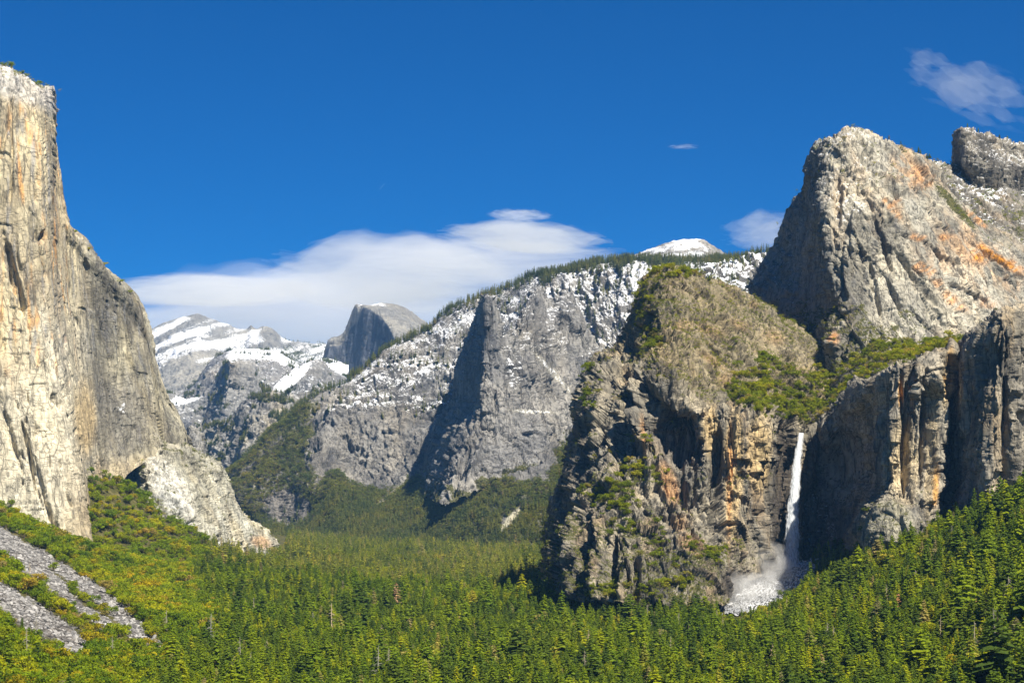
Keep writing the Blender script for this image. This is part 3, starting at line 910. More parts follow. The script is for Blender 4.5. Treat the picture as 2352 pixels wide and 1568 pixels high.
formation('low', 'wedge_peak', 'brown craggy wedge shaped peak with scrub slopes, left of the waterfall', 'mountain', low_cols, 460, 500, M_near, paint_low,
          rowamp=[0.6, 1.0, 1.05, 1.15, 1.2, 1.2, 1.1, 0.9], feats=[(1548, 985, 52, 72, -28, -32.1, 0.3), (1500, 930, 26, 60, -35, -16.8, 0.3), (1643, 1095, 15, 120, 2, -22.9, 0.3), (1796, 1130, 20, 170, 3, -12.2, 0.4), (1440, 985, 24, 120, 8, -27.5, 0.35), (1435, 860, 26, 60, 20, -22.9, 0.35),
                 (1405, 1290, 10, 80, 8, -21.4, 0.3), (1352, 1290, 9, 80, 6, -16.8, 0.3), (1462, 1330, 9, 50, 0, -16.8, 0.3), (1310, 1230, 12, 120, 12, -15.3, 0.4), (1585, 1010, 9, 70, 4, -13.8, 0.3),
                 (1690, 1110, 22, 175, 2, 12.2, 0.3), (1612, 1060, 13, 110, 3, 12.2, 0.3), (1478, 985, 9, 130, -4, 19.9, 0.3), (1578, 1108, 9, 44, -8, 16.8, 0.3), (1600, 1140, 7, 30, 0, 10.7, 0.3),
                 (1330, 1280, 10, 90, 6, 13.8, 0.3), (1378, 1290, 10, 80, 6, 15.3, 0.3), (1432, 1330, 9, 50, 6, 13.8, 0.3), (1370, 930, 22, 70, 5, 12.2, 0.3), (1740, 1070, 14, 100, 0, 7.6, 0.3), (1530, 1120, 14, 60, -24, 10.7, 0.3),
                 (1765, 1290, 16, 30, 0, 9.2, 0.4), (1628, 1330, 24, 50, 0, 9.2, 0.4), (1515, 880, 22, 30, -30, 12.2, 0.35)], tone=1.02, disp=dict(s=1.0, big=11, rib=9, blk=12, blk2=5.5, fine=1.2, vert=4.0, seed=53.0), back=((700, -350), (300, -120), (90, -20)))

# --- cliff right of the waterfall and the leaning wall
br_cols = [
    [(1850, 870, 2960), (1845, 940, 2880), (1822, 1001, 2760), (1826, 1050, 2770), (1828, 1110, 2775), (1828, 1170, 2775), (1828, 1240, 2770), (1826, 1330, 2745)],
    [(1885, 850, 2960), (1880, 920, 2880), (1856, 996, 2790), (1858, 1045, 2810), (1862, 1105, 2815), (1864, 1165, 2805), (1866, 1235, 2780), (1866, 1330, 2730)],
    [(1920, 830, 2980), (1912, 900, 2850), (1885, 978, 2740), (1890, 1040, 2765), (1896, 1100, 2770), (1900, 1160, 2755), (1906, 1230, 2710), (1906, 1330, 2640)],
    [(1965, 800, 2990), (1955, 870, 2800), (1934, 926, 2685), (1942, 1005, 2705), (1948, 1080, 2715), (1952, 1150, 2695), (1960, 1225, 2607), (1962, 1330, 2510)],
    [(2015, 785, 3000), (2005, 840, 2750), (1992, 888, 2545), (2000, 965, 2560), (2002, 1035, 2565), (2004, 1105, 2550), (1998, 1190, 2457), (1990, 1330, 2380)],
    [(2060, 785, 3010), (2055, 820, 2730), (2047, 854, 2395), (2046, 935, 2400), (2034, 1015, 2402), (2028, 1095, 2395), (2035, 1165, 2360), (2030, 1320, 2310)],
    [(2120, 790, 3020), (2115, 808, 2740), (2108, 830, 2390), (2106, 930, 2390), (2100, 1012, 2390), (2098, 1095, 2380), (2102, 1155, 2340), (2105, 1290, 2300)],
    [(2165, 792, 3020), (2168, 800, 2760), (2168, 812, 2400), (2160, 915, 2400), (2152, 1005, 2397), (2146, 1085, 2390), (2144, 1155, 2360), (2150, 1260, 2320)],
    [(2195, 794, 3020), (2198, 799, 2735), (2197, 806, 2440), (2187, 905, 2460), (2177, 985, 2460), (2168, 1075, 2450), (2162, 1160, 2410), (2168, 1240, 2400)],
    [(2225, 784, 2900), (2220, 784, 2695), (2213, 786, 2425), (2206, 885, 2415), (2200, 985, 2405), (2198, 1080, 2395), (2194, 1165, 2365), (2200, 1240, 2320)],
    [(2262, 756, 2700), (2255, 756, 2575), (2246, 756, 2380), (2246, 860, 2360), (2244, 965, 2350), (2240, 1070, 2340), (2232, 1165, 2340), (2235, 1240, 2220)],
    [(2300, 728, 2600), (2293, 726, 2530), (2284, 726, 2345), (2284, 840, 2325), (2282, 950, 2315), (2278, 1060, 2315), (2270, 1165, 2325), (2270, 1240, 2160)],
    [(2332, 722, 2600), (2326, 712, 2530), (2316, 708, 2340), (2318, 830, 2320), (2318, 945, 2315), (2316, 1060, 2320), (2310, 1165, 2330), (2310, 1235, 2150)],
    [(2375, 722, 2700), (2370, 710, 2615), (2358, 706, 2375), (2360, 830, 2355), (2360, 945, 2350), (2360, 1060, 2355), (2360, 1160, 2365), (2362, 1220, 2200)],
    [(2520, 740, 2900), (2510, 725, 2700), (2490, 718, 2420), (2490, 830, 2400), (2490, 945, 2395), (2490, 1060, 2390), (2490, 1160, 2380), (2490, 1200, 2360)]]


def paint_br(f):
    c = granite(f, (0.16, 0.15, 0.13), (0.36, 0.33, 0.275), (0.38, 0.29, 0.18), 0.8, (0.08, 0.08, 0.085), 0.55, 0.35)
    wob = 0.4 * n3(f, 26, 60, 4, 2.0)
    tanp = np.maximum(np.maximum(blob(f.px, f.py, 2140, 1040, 16, 140, 4, 0.5, wob), blob(f.px, f.py, 2075, 1060, 40, 100, 0, 0.5, wob)), blob(f.px, f.py, 2180, 870, 14, 80, 6, 0.5, wob))
    c = mix(c, np.array((0.52, 0.43, 0.29)), tanp * 0.7)
    org = np.maximum(np.maximum(blob(f.px, f.py, 2068, 905, 6, 34, 0, 0.5, wob), blob(f.px, f.py, 2178, 850, 5, 60, 5, 0.5, wob)), blob(f.px, f.py, 2150, 1110, 8, 60, 3, 0.5, wob))
    c = mix(c, np.array((0.60, 0.34, 0.12)), org * 0.7)
    alc = blob(f.px, f.py, 1930, 1050, 70, 130, 0, 0.4, wob)
    c = mix(c, np.array((0.44, 0.41, 0.36)), alc * 0.75)  # alcove rock painted lighter, in place of fill light on the shaded wall
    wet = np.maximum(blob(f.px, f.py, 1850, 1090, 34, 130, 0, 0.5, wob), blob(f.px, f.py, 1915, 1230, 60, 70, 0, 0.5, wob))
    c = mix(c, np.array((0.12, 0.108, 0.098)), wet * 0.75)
    low = blob(f.px, f.py, 2035, 1230, 80, 90, 0, 0.4, wob)
    c = mix(c, np.array((0.33, 0.32, 0.25)), low * 0.5)
    terr = 1 - sstep(1.3, 1.95, f.V + 0.2 * n3(f, 30, 30, 3))
    terr *= 1 - sstep(2215, 2240, f.px)
    veg = np.maximum(terr * (0.62 + 0.6 * n3(f, 60, 60, 3, 6.0)), sstep(0.5, 0.8, f.N[:, 2]) * sstep(0.0, 0.3, n3(f, 22, 22, 3, 26.0)) * 0.8)
    veg = np.maximum(veg, low * sstep(0.4, 0.7, f.N[:, 2]) * 0.7)
    fr = blob(f.px, f.py, 1893, 1180, 26, 90, -22, 0.6, wob) * (0.42 + 0.5 * n3(f, 7, 13, 3, 3.0))
    fr = np.maximum(fr, blob(f.px, f.py, 1868, 1235, 26, 60, 20, 0.6, wob) * (0.40 + 0.5 * n3(f, 7, 13, 3, 13.0)))
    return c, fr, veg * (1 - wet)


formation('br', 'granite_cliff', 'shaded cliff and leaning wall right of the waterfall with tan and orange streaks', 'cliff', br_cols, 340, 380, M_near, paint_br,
          rowamp=[0.4, 0.5, 0.75, 1, 1, 1, 1, 0.9], feats=[(1940, 1065, 50, 85, 0, -16.5, 0.35), (2058, 1000, 11, 130, 2, 13.5, 0.3), (2098, 1000, 11, 150, 3, 10.5, 0.3), (2143, 1010, 12, 165, 3, 15, 0.3), (2078, 1020, 6, 120, 2, -10.5, 0.3), (2120, 980, 6, 130, 3, -10.5, 0.3),
                 (2040, 1225, 66, 80, 10, 19.5, 0.7), (1975, 905, 26, 40, 40, 10.5, 0.3), (2330, 1040, 16, 120, 0, 13.5, 0.3), (2296, 860, 8, 120, 3, 9, 0.3), (2340, 860, 14, 130, 0, 7.5, 0.3), (2310, 1020, 7, 140, 0, -7.5, 0.3),
                 (2225, 900, 5, 110, 3, 7.5, 0.3), (2178, 860, 8, 60, 4, 12, 0.3), (1900, 1010, 10, 40, 0, 7.5, 0.3)], tone=1.08, disp=dict(s=0.95, big=8, rib=7, blk=9, blk2=4.4, fine=1.2, vert=4.6, seed=67.0), back=((400, -150), (150, -30)))

# --- long snowy ridge across the middle distance
rg = {
    505: [(507, 1112, 7700), (510, 1120, 7700), (516, 1135, 7700), (530, 1165, 7600), (560, 1205, 7500), (600, 1250, 7400)],
    520: [(519, 1094, 7150), (522, 1106, 7120), (531, 1128, 7080), (547, 1155, 7020), (578, 1192, 6950), (622, 1250, 6700)],
    565: [(566, 1057, 7100), (572, 1088, 7050), (578, 1120, 6980), (590, 1160, 6900), (610, 1205, 6800), (640, 1255, 6550)],
    620: [(622, 993, 7150), (625, 1040, 7080), (630, 1090, 6970), (640, 1150, 6880), (655, 1205, 6750), (680, 1255, 6400)],
    665: [(662, 966, 7200), (668, 1020, 7100), (675, 1080, 6950), (685, 1130, 6800), (700, 1195, 6650), (720, 1255, 6250)],
    710: [(704, 920, 7250), (708, 980, 7130), (715, 1040, 6950), (725, 1110, 6750), (738, 1180, 6550), (750, 1255, 6150)],
    750: [(748, 899, 7300), (748, 932, 7160), (752, 975, 7040), (762, 1062, 6880), (775, 1150, 6500), (790, 1255, 6050)],
    790: [(788, 879, 7320), (786, 912, 7180), (785, 950, 7060), (800, 1085, 6900), (815, 1160, 6480), (830, 1255, 6000)],
    830: [(830, 849, 7360), (828, 895, 7200), (825, 950, 7060), (838, 1100, 6880), (850, 1165, 6450), (865, 1255, 5950)],
    870: [(868, 817, 7400), (865, 880, 7200), (860, 955, 7030), (872, 1098, 6850), (888, 1165, 6400), (900, 1255, 5900)],
    910: [(908, 787, 7440), (903, 868, 7200), (898, 955, 7000), (905, 1090, 6820), (925, 1165, 6350), (940, 1255, 5880)],
    975: [(976, 759, 7480), (972, 855, 7200), (965, 955, 7000), (950, 1085, 6700), (985, 1165, 6100), (1000, 1255, 5700)],
    1040: [(1038, 710, 7500), (1036, 830, 7200), (1035, 950, 6950), (1030, 1085, 6350), (1050, 1165, 5850), (1060, 1255, 5600)],
    1100: [(1100, 687, 7500), (1100, 810, 7200), (1105, 950, 6900), (1110, 1085, 6000), (1120, 1165, 5700), (1130, 1255, 5500)],
    1170: [(1170, 661, 7480), (1170, 790, 7150), (1175, 940, 6850), (1180, 1075, 5900), (1190, 1165, 5650), (1200, 1255, 5450)],
    1230: [(1231, 634, 7450), (1232, 780, 7100), (1235, 930, 6800), (1240, 1065, 5900), (1250, 1165, 5650), (1260, 1255, 5450)],
    1300: [(1301, 622, 7400), (1303, 690, 7150), (1310, 780, 6900), (1315, 900, 6700), (1320, 1090, 6000), (1325, 1255, 5450)],
    1390: [(1390, 603, 7350), (1392, 690, 7050), (1395, 780, 6800), (1400, 900, 6600), (1400, 1090, 6050), (1400, 1255, 5450)],
    1460: [(1462, 596, 7300), (1462, 690, 6950), (1465, 790, 6700), (1470, 900, 6500), (1470, 1060, 6300), (1470, 1255, 5800)],
    1560: [(1560, 600, 7300), (1560, 680, 6950), (1562, 790, 6700), (1565, 900, 6500), (1565, 1060, 6300), (1565, 1255, 5800)],
    1700: [(1700, 600, 7300), (1700, 680, 6950), (1700, 790, 6700), (1700, 900, 6500), (1700, 1060, 6300), (1700, 1255, 5800)],
    1850: [(1850, 590, 7300), (1850, 680, 6950), (1850, 790, 6700), (1850, 900, 6500), (1850, 1060, 6300), (1850, 1255, 5800)]}
ridge_cols = [rg[k] for k in sorted(rg)]


def paint_ridge(f):
    c = granite(f, (0.15, 0.145, 0.14), (0.34, 0.325, 0.30), (0.31, 0.27, 0.21), 2.0, (0.10, 0.10, 0.11), 0.35, 0.25)
    wob = 0.35 * n3(f, 120, 120, 4, 2.0)
    up = 1 - sstep(1.7, 2.25, f.V + 0.35 * n3(f, 150, 150, 3, 1.0))
    right = sstep(1240, 1300, f.px)
    up = np.maximum(up, right * (1 - sstep(2.8, 3.4, f.V)))
    snow = up * sstep(0.10, 0.55, f.N[:, 2] + 0.3 * n3(f, 30, 30, 3)) * (0.50 + 0.5 * n3(f, 130, 60, 4, 4.0)) * sstep(690, 760, f.px)
    snow = np.maximum(snow, right * up * sstep(0.3, 0.7, f.N[:, 2]) * 0.62)
    tl = sstep(3.0, 3.6, f.V + 0.5 * n3(f, 120, 120, 3, 11.0))
    left = 1 - sstep(690, 750, f.px + 40 * n3(f, 120, 120, 3, 15.0))
    tl = tl * sstep(-0.55, -0.05, n3(f, 55, 55, 4, 77.0))
    veg = np.maximum(tl, left * sstep(0.15, 0.5, f.N[:, 2] + 0.2)) * 0.95
    path = np.maximum(blob(f.px, f.py, 905, 1130, 60, 5, -38, 0.5, wob), blob(f.px, f.py, 1175, 1195, 42, 12, -48, 0.5, wob))
    c = mix(c, np.array((0.50, 0.47, 0.36)), path)
    veg = veg * (1 - path)
    veg = np.maximum(veg, 0.5 * up * sstep(0.12, 0.4, n3(f, 60, 60, 3, 31.0)))
    lowc = blob(f.px, f.py, 665, 1175, 75, 50, 15, 0.5, wob)
    veg = veg * (1 - 0.8 * lowc)
    c = mix(c, np.array((0.24, 0.225, 0.21)), lowc * 0.5)
    return c, snow, veg


def ridge_extra(P, U, V):
    px, py = project(P)
    # gullies that cut the snowy right part into ribs
    r = ridged(np.stack([px / 42, py / 160, np.zeros_like(px)], 1) + 4, 3)
    return 75 * (r - 0.6) * sstep(1225, 1290, px) * sstep(0.15, 0.8, V) * (1 - sstep(2.6, 3.4, V))


formation('ridge', 'snowy_ridge', 'long snow covered ridge with dark rock, rising to the right across the valley', 'ridge', ridge_cols, 560, 330, M_mid, paint_ridge,
          rowamp=[0.25, 0.7, 1.0, 1.0, 0.35, 0.2], tone=0.82, disp=dict(s=2.3, big=16, rib=11, blk=8, blk2=3.2, fine=1.6, vert=1.5, seed=83.0), extra=ridge_extra,
          back=((2500, -700), (900, -120), (250, 5)))

# --- sentinel spire in front of the ridge
sp_cols = [
    [(1116, 690, 6900), (1104, 765, 6950), (1068, 855, 7000), (1055, 920, 7000), (1025, 985, 7000), (985, 1130, 6900)],
    [(1108, 686, 6420), (1089, 756, 6480), (1048, 850, 6560), (1037, 913, 6580), (1004, 982, 6600), (962, 1120, 6550)],
    [(1113, 680, 6200), (1104, 770, 6200), (1082, 850, 6230), (1072, 915, 6230), (1032, 985, 6250), (984, 1140, 6150)],
    [(1121, 678, 6060), (1118, 780, 6020), (1113, 850, 6000), (1112, 915, 5980), (1075, 985, 5960), (1012, 1155, 5800)],
    [(1136, 692, 6070), (1140, 782, 6040), (1140, 860, 6010), (1142, 930, 5980), (1115, 1010, 5930), (1070, 1140, 5790)],
    [(1150, 738, 6110), (1160, 788, 6075), (1165, 865, 6045), (1168, 935, 6010), (1150, 1010, 5950), (1125, 1110, 5820)],
    [(1175, 762, 6200), (1182, 795, 6130), (1190, 870, 6100), (1194, 940, 6060), (1186, 1010, 6000), (1175, 1095, 5860)],
    [(1203, 706, 6330), (1210, 795, 6210), (1216, 870, 6160), (1218, 940, 6110), (1212, 1010, 6040), (1208, 1085, 5900)],
    [(1238, 660, 6450), (1245, 770, 6290), (1250, 865, 6220), (1250, 940, 6160), (1244, 1010, 6080), (1240, 1080, 5930)],
    [(1266, 724, 6500), (1276, 775, 6350), (1280, 865, 6270), (1278, 942, 6210), (1268, 1015, 6120), (1258, 1100, 5950)],
    [(1300, 676, 6580), (1312, 785, 6430), (1318, 870, 6340), (1312, 950, 6270), (1292, 1030, 6170), (1270, 1160, 5980)],
    [(1345, 760, 6700), (1352, 820, 6530), (1355, 880, 6430), (1345, 970, 6350), (1320, 1060, 6230), (1290, 1230, 6050)],
    [(1400, 830, 6800), (1405, 870, 6650), (1405, 920, 6550), (1395, 1000, 6450), (1370, 1090, 6330), (1340, 1250, 6150)]]


def paint_spire(f):
    c = granite(f, (0.21, 0.205, 0.20), (0.40, 0.385, 0.36), (0.36, 0.32, 0.25), 1.9, (0.14, 0.14, 0.15), 0.4, 0.25)
    wob = 0.35 * n3(f, 70, 90, 4, 2.0)
    band = np.maximum(blob(f.px, f.py, 1270, 855, 75, 7, 48, 0.5, wob), blob(f.px, f.py, 1225, 945, 60, 5, 3, 0.5, wob))
    c = mix(c, np.array((0.50, 0.48, 0.42)), band * 0.8)
    snow = band * 0.55
    snow = np.maximum(snow, sstep(0.32, 0.6, f.N[:, 2]) * (1 - sstep(1.0, 2.2, f.V)) * 0.5)
    snow = np.maximum(snow, blob(f.px, f.py, 1180, 850, 26, 60, 0, 0.6, wob) * sstep(0.2, 0.45, f.N[:, 2]) * 0.7)
    veg = sstep(4.6, 5.0, f.V + 0.5 * n3(f, 60, 60, 3, 5.0)) * 0.8
    return c, snow, veg


formation('spire', 'rock_spire', 'tall pointed grey rock spire with a shadowed left side, in front of the snowy ridge', 'mountain', sp_cols, 300, 330, M_mid, paint_spire,
          rowamp=[0.8, 0.9, 0.9, 0.9, 1.0, 0.8], feats=[(1165, 800, 7, 110, -3, -34, 0.3), (1195, 880, 9, 90, -6, -22, 0.3), (1232, 790, 8, 90, 0, -30, 0.3), (1262, 780, 8, 90, 0, 26, 0.3), (1215, 800, 8, 80, 0, 24, 0.3), (1290, 800, 10, 60, 0, -34, 0.3), (1225, 1010, 60, 60, 0, 12, 0.5), (1060, 1080, 8, 60, 20, -26, 0.3), (1090, 1060, 8, 60, 20, 20, 0.3)], tone=0.76, disp=dict(s=1.8, big=9, rib=14, blk=10, blk2=4.0, fine=1.2, vert=4.4, seed=91.0), back=((700, -500), (300, -120), (100, -20)))

# --- snowy rounded dome on the skyline behind the ridge
sd = [(1400, 612), (1433, 598), (1480, 582), (1528, 562), (1569, 551), (1610, 553), (1650, 575), (1674, 592), (1700, 610)]
sd_cols = [[(x, y, 8600 + abs(x - 1570) * 2), (x, y + (640 - y) * 0.25, 8450), (x, y + (640 - y) * 0.55, 8300), (x, 650, 8150)] for x, y in sd]


def paint_sdome(f):
    c = granite(f, (0.27, 0.26, 0.24), (0.38, 0.36, 0.33), None, 3.0)
    snow_side = 1 - sstep(1600, 1650, f.px + 30 * n3(f, 60, 60, 3))  # left part keeps its snow, right part mostly bare grey rock
    snow = (0.22 + 0.62 * snow_side) * (0.72 + 0.9 * n3(f, 70, 22, 4, 2.0))
    return c, snow, np.zeros(len(c))


formation('sdome', 'snowy_dome', 'smooth snow covered granite dome on the skyline above the ridge', 'mountain', sd_cols, 150, 70, M_mid, paint_sdome,
          disp=dict(s=1.6, big=5, rib=3, blk=2.5, blk2=1.2, fine=1.0, vert=1.0, seed=95.0), back=((1500, -400), (500, -60), (150, -3)))

# --- snowy rock knoll right of the wedge peak
kn_cols = [
    [(1565, 630, 6000), (1570, 640, 5950), (1575, 655, 5900), (1580, 690, 5800)],
    [(1592, 622, 6000), (1598, 640, 5940), (1605, 665, 5880), (1610, 720, 5780)],
    [(1625, 613, 6020), (1630, 635, 5900), (1635, 665, 5850), (1640, 730, 5780)],
    [(1655, 606, 6050), (1658, 640, 5960), (1662, 670, 5880), (1668, 740, 5800)],
    [(1690, 604, 6080), (1693, 636, 5950), (1696, 670, 5900), (1700, 750, 5820)],
    [(1725, 598, 6100), (1728, 634, 6000), (1730, 672, 5920), (1735, 760, 5850)],
    [(1760, 592, 6130), (1763, 632, 6040), (1766, 672, 5960), (1770, 770, 5880)],
    [(1820, 584, 6200), (1822, 630, 6100), (1824, 672, 6000), (1826, 780, 5900)]]


def paint_knoll(f):
    c = granite(f, (0.16, 0.155, 0.15), (0.33, 0.315, 0.29), None, 1.8)
    snow = sstep(0.25, 0.6, f.N[:, 2] + 0.2 * n3(f, 20, 20, 3)) * 0.9
    return c, snow, np.zeros(len(c))


formation('knoll', 'snowy_knoll', 'rocky snow streaked knoll between the wedge peak and the rock dome', 'hill', kn_cols, 170, 110, M_mid, paint_knoll,
          disp=dict(s=1.7, big=12, rib=12, blk=9, blk2=3.5, fine=1.5, vert=1.6, seed=99.0), back=((800, -300), (300, -60), (90, -3)))

# --- half dome
hd_cols = [
    [(742, 840, 13900), (740, 850, 13800), (738, 860, 13800), (734, 875, 13700), (728, 930, 13500)],
    [(741, 822, 13300), (738, 835, 13250), (735, 848, 13220), (727, 868, 13200), (718, 930, 13000)],
    [(753, 786, 13200), (750, 803, 13150), (747, 825, 13120), (741, 862, 13080), (733, 930, 12900)],
    [(761, 777, 13180), (760, 795, 13120), (758, 822, 13080), (752, 865, 13040), (745, 930, 12850)],
    [(776, 775, 13200), (775, 795, 13130), (773, 822, 13080), (768, 865, 13000), (762, 930, 12800)],
    [(790, 766, 13200), (787, 788, 13160), (783, 820, 13120), (777, 865, 13060), (772, 930, 12850)],
    [(803, 740, 13180), (799, 772, 13150), (795, 810, 13120), (790, 860, 13060), (786, 930, 12820)],
    [(812, 713, 13160), (810, 750, 13120), (807, 795, 13080), (803, 850, 13020), (800, 930, 12780)],
    [(818, 700, 13140), (822, 740, 13050), (823, 785, 13000), (822, 840, 12940), (820, 930, 12700)],
    [(832, 702, 13250), (836, 707, 13000), (838, 765, 12930), (838, 830, 12860), (838, 930, 12620)],
    [(852, 704, 13400), (854, 714, 12940), (856, 765, 12870), (856, 825, 12800), (856, 930, 12560)],
    [(876, 700, 13500), (878, 731, 12780), (880, 772, 12720), (880, 822, 12650), (880, 930, 12420)],
    [(903, 700, 13560), (896, 756, 12590), (899, 785, 12540), (900, 822, 12480), (902, 930, 12260)],
    [(922, 706, 13600), (907, 776, 12400), (911, 798, 12360), (914, 825, 12300), (918, 930, 12080)],
    [(942, 715, 13640), (925, 785, 12330), (928, 806, 12290), (932, 830, 12250), (936, 930, 12070)],
    [(968, 735, 13700), (955, 790, 12440), (957, 812, 12390), (960, 835, 12340), (964, 930, 12140)],
    [(985, 750, 13800), (980, 795, 12740), (981, 815, 12690), (983, 838, 12640), (986, 930, 12440)],
    [(1010, 790, 14200), (1008, 815, 13700), (1008, 830, 13650), (1010, 850, 13600), (1012, 930, 13500)]]


def paint_hd(f):
    c = granite(f, (0.30, 0.29, 0.27), (0.40, 0.385, 0.345), None, 5.0, (0.2, 0.2, 0.2), 0.3)
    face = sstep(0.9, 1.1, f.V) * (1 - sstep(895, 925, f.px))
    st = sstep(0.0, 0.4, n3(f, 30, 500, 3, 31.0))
    c = mix(c, mix(np.array((0.08, 0.085, 0.098)), np.array((0.20, 0.205, 0.215)), st), face)  # shade on the sheer face painted in as a darker, bluer tint
    snow = 0.66 * (1 - sstep(0.0, 0.8, f.V)) * blob(f.px, f.py, 850, 702, 40, 12, 8, 0.5) + 0.4 * (1 - face) * sstep(0.0, 0.35, n3(f, 120, 60, 3, 9.0)) * sstep(810, 830, f.px)
    return c, snow, np.zeros(len(c))


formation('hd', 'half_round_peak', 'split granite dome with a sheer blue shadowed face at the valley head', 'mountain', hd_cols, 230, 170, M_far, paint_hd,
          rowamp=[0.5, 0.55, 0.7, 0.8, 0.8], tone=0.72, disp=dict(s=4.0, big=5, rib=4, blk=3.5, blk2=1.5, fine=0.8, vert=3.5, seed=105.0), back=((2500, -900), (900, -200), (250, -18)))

# --- far snowy mountain
cr = [(300, 785), (336, 765), (392, 739), (430, 727), (452, 723), (480, 734), (529, 748), (563, 755), (577, 747), (590, 754), (605, 748), (622, 752), (642, 768), (655, 780), (690, 786), (746, 792), (800, 800), (880, 810)]
cr_cols = []
for x, y in cr:
    k = 0.35 if x < 560 else 0.1
    cr_cols.append([(x, y, 17500), (x - 8 * k, y + 30, 16900), (x - 20 * k, y + 68, 16000), (x - 30 * k, y + 110, 15000), (x - 30 * k, y + 190, 13900)])


def paint_cr(f):
    c = granite(f, (0.24, 0.235, 0.22), (0.38, 0.365, 0.33), None, 6.0)
    wob = 0.3 * n3(f, 300, 300, 4, 2.0)
    dg = np.stack([(f.P[:, 0] * 0.55 - f.P[:, 2] * 1.0) / 90, (f.P[:, 0] + f.P[:, 2] * 0.55) / 900, f.P[:, 1] / 2500], 1)
    dn_ = fbm(dg, 4)
    snow = (0.54 + 1.0 * dn_ + 0.35 * n3(f, 330, 160, 4, 4.0)) * (1 - sstep(2.3, 3.3, f.V + 0.5 * n3(f, 400, 200, 3)))
    snow = np.maximum(snow, 0.25 * (1 - sstep(3.0, 3.8, f.V)))
    bare = np.maximum(blob(f.px, f.py, 622, 768, 26, 20, 30, 0.5, wob), blob(f.px, f.py, 577, 750, 14, 6, 0, 0.5, wob))
    bare = np.maximum(bare, blob(f.px, f.py, 455, 726, 34, 5, 5, 0.5, wob))
    snow = snow * (1 - 0.75 * bare)
    trees = sstep(640, 665, f.px + 15 * n3(f, 200, 200, 3)) * sstep(-0.25, 0.2, n3(f, 150, 150, 3, 8.0))
    return c, snow, np.maximum(trees * 0.8, 0.0)


formation('cr', 'snowy_mountain', 'far broad snow covered mountain at the valley head beyond the great wall', 'mountain', cr_cols, 270, 150, M_far, paint_cr,
          rowamp=[0.35, 0.9, 1, 1, 1], tone=0.8, disp=dict(s=5.0, big=14, rib=7, blk=4, blk2=1.6, fine=0.9, vert=0.8, seed=111.0), back=((3000, -900), (1000, -120), (300, 0)))

# --- rounded shelf of rock with snow cap below it
hump = [(330, 905), (400, 900), (446, 878), (468, 850), (490, 826), (515, 812), (550, 802), (592, 802), (632, 808), (672, 830), (698, 846), (722, 826), (750, 826), (800, 840)]
hump_cols = [[(x, y, 12600), (x, y + 14, 12150), (x - 2, y + 34, 11800), (x - 4, y + 80, 11500), (x - 4, y + 160, 11000)] for x, y in hump]


def paint_hump(f):
    c = granite(f, (0.22, 0.215, 0.21), (0.36, 0.345, 0.32), (0.36, 0.31, 0.24), 4.5)
    snow = (1 - sstep(1.2, 2.2, f.V + 0.4 * n3(f, 150, 100, 3))) * (0.85 + 0.4 * n3(f, 120, 80, 3, 3.0)) * sstep(490, 540, f.px)
    snow = np.maximum(snow, sstep(0.45, 0.8, f.N[:, 2]) * 0.45)
    return c, snow, sstep(0.15, 0.4, n3(f, 120, 60, 3, 8.0)) * 0.5


formation('hump', 'rock_shelf', 'grey rock shelf with a rounded snow cap below the far snowy mountain', 'mountain', hump_cols, 220, 130, M_far, paint_hump,
          rowamp=[0.3, 0.7, 1, 1, 1], disp=dict(s=3.4, big=10, rib=8, blk=5, blk2=2.0, fine=1.0, vert=1.6, seed=121.0), back=((1500, -500), (500, -60), (150, 0)))

# --- sheer bluff and tilted slab in front of it
bl_cols = [
    [(330, 925, 10800), (335, 950, 10700), (340, 980, 10600), (350, 1010, 10500), (360, 1060, 10300)],
    [(385, 905, 10700), (388, 935, 10600), (392, 970, 10500), (400, 1000, 10400), (405, 1060, 10200)],
    [(440, 915, 10700), (440, 935, 10600), (440, 960, 10500), (445, 990, 10400), (450, 1060, 10200)],
    [(480, 905, 10650), (475, 930, 10600), (468, 950, 10550), (463, 975, 10450), (470, 1060, 10200)],
    [(516, 832, 10500), (506, 870, 10480), (490, 915, 10450), (478, 965, 10380), (490, 1060, 10150)],
    [(530, 828, 10300), (524, 870, 10270), (516, 915, 10240), (508, 965, 10200), (515, 1060, 10050)],
    [(552, 828, 10330), (550, 870, 10290), (546, 915, 10250), (540, 965, 10200), (545, 1060, 10050)],
    [(577, 830, 10400), (577, 870, 10330), (574, 915, 10260), (570, 965, 10200), (572, 1060, 10050)],
    [(600, 872, 10450), (600, 895, 10380), (600, 925, 10300), (600, 970, 10200), (602, 1060, 10050)],
    [(625, 880, 10500), (625, 898, 10420), (626, 928, 10300), (628, 970, 10200), (630, 1060, 10050)],
    [(665, 855, 10650), (650, 882, 10500), (645, 920, 10350), (650, 970, 10200), (655, 1060, 10050)],
    [(700, 836, 10800), (690, 865, 10600), (680, 910, 10400), (680, 970, 10200), (685, 1060, 10050)],
    [(728, 826, 10900), (722, 858, 10650), (712, 905, 10400), (710, 970, 10200), (712, 1060, 10050)],
    [(760, 850, 11000), (756, 880, 10750), (750, 920, 10500), (748, 980, 10300), (748, 1060, 10100)],
    [(820, 880, 11200), (815, 910, 10950), (810, 950, 10700), (808, 1000, 10500), (808, 1070, 10300)]]


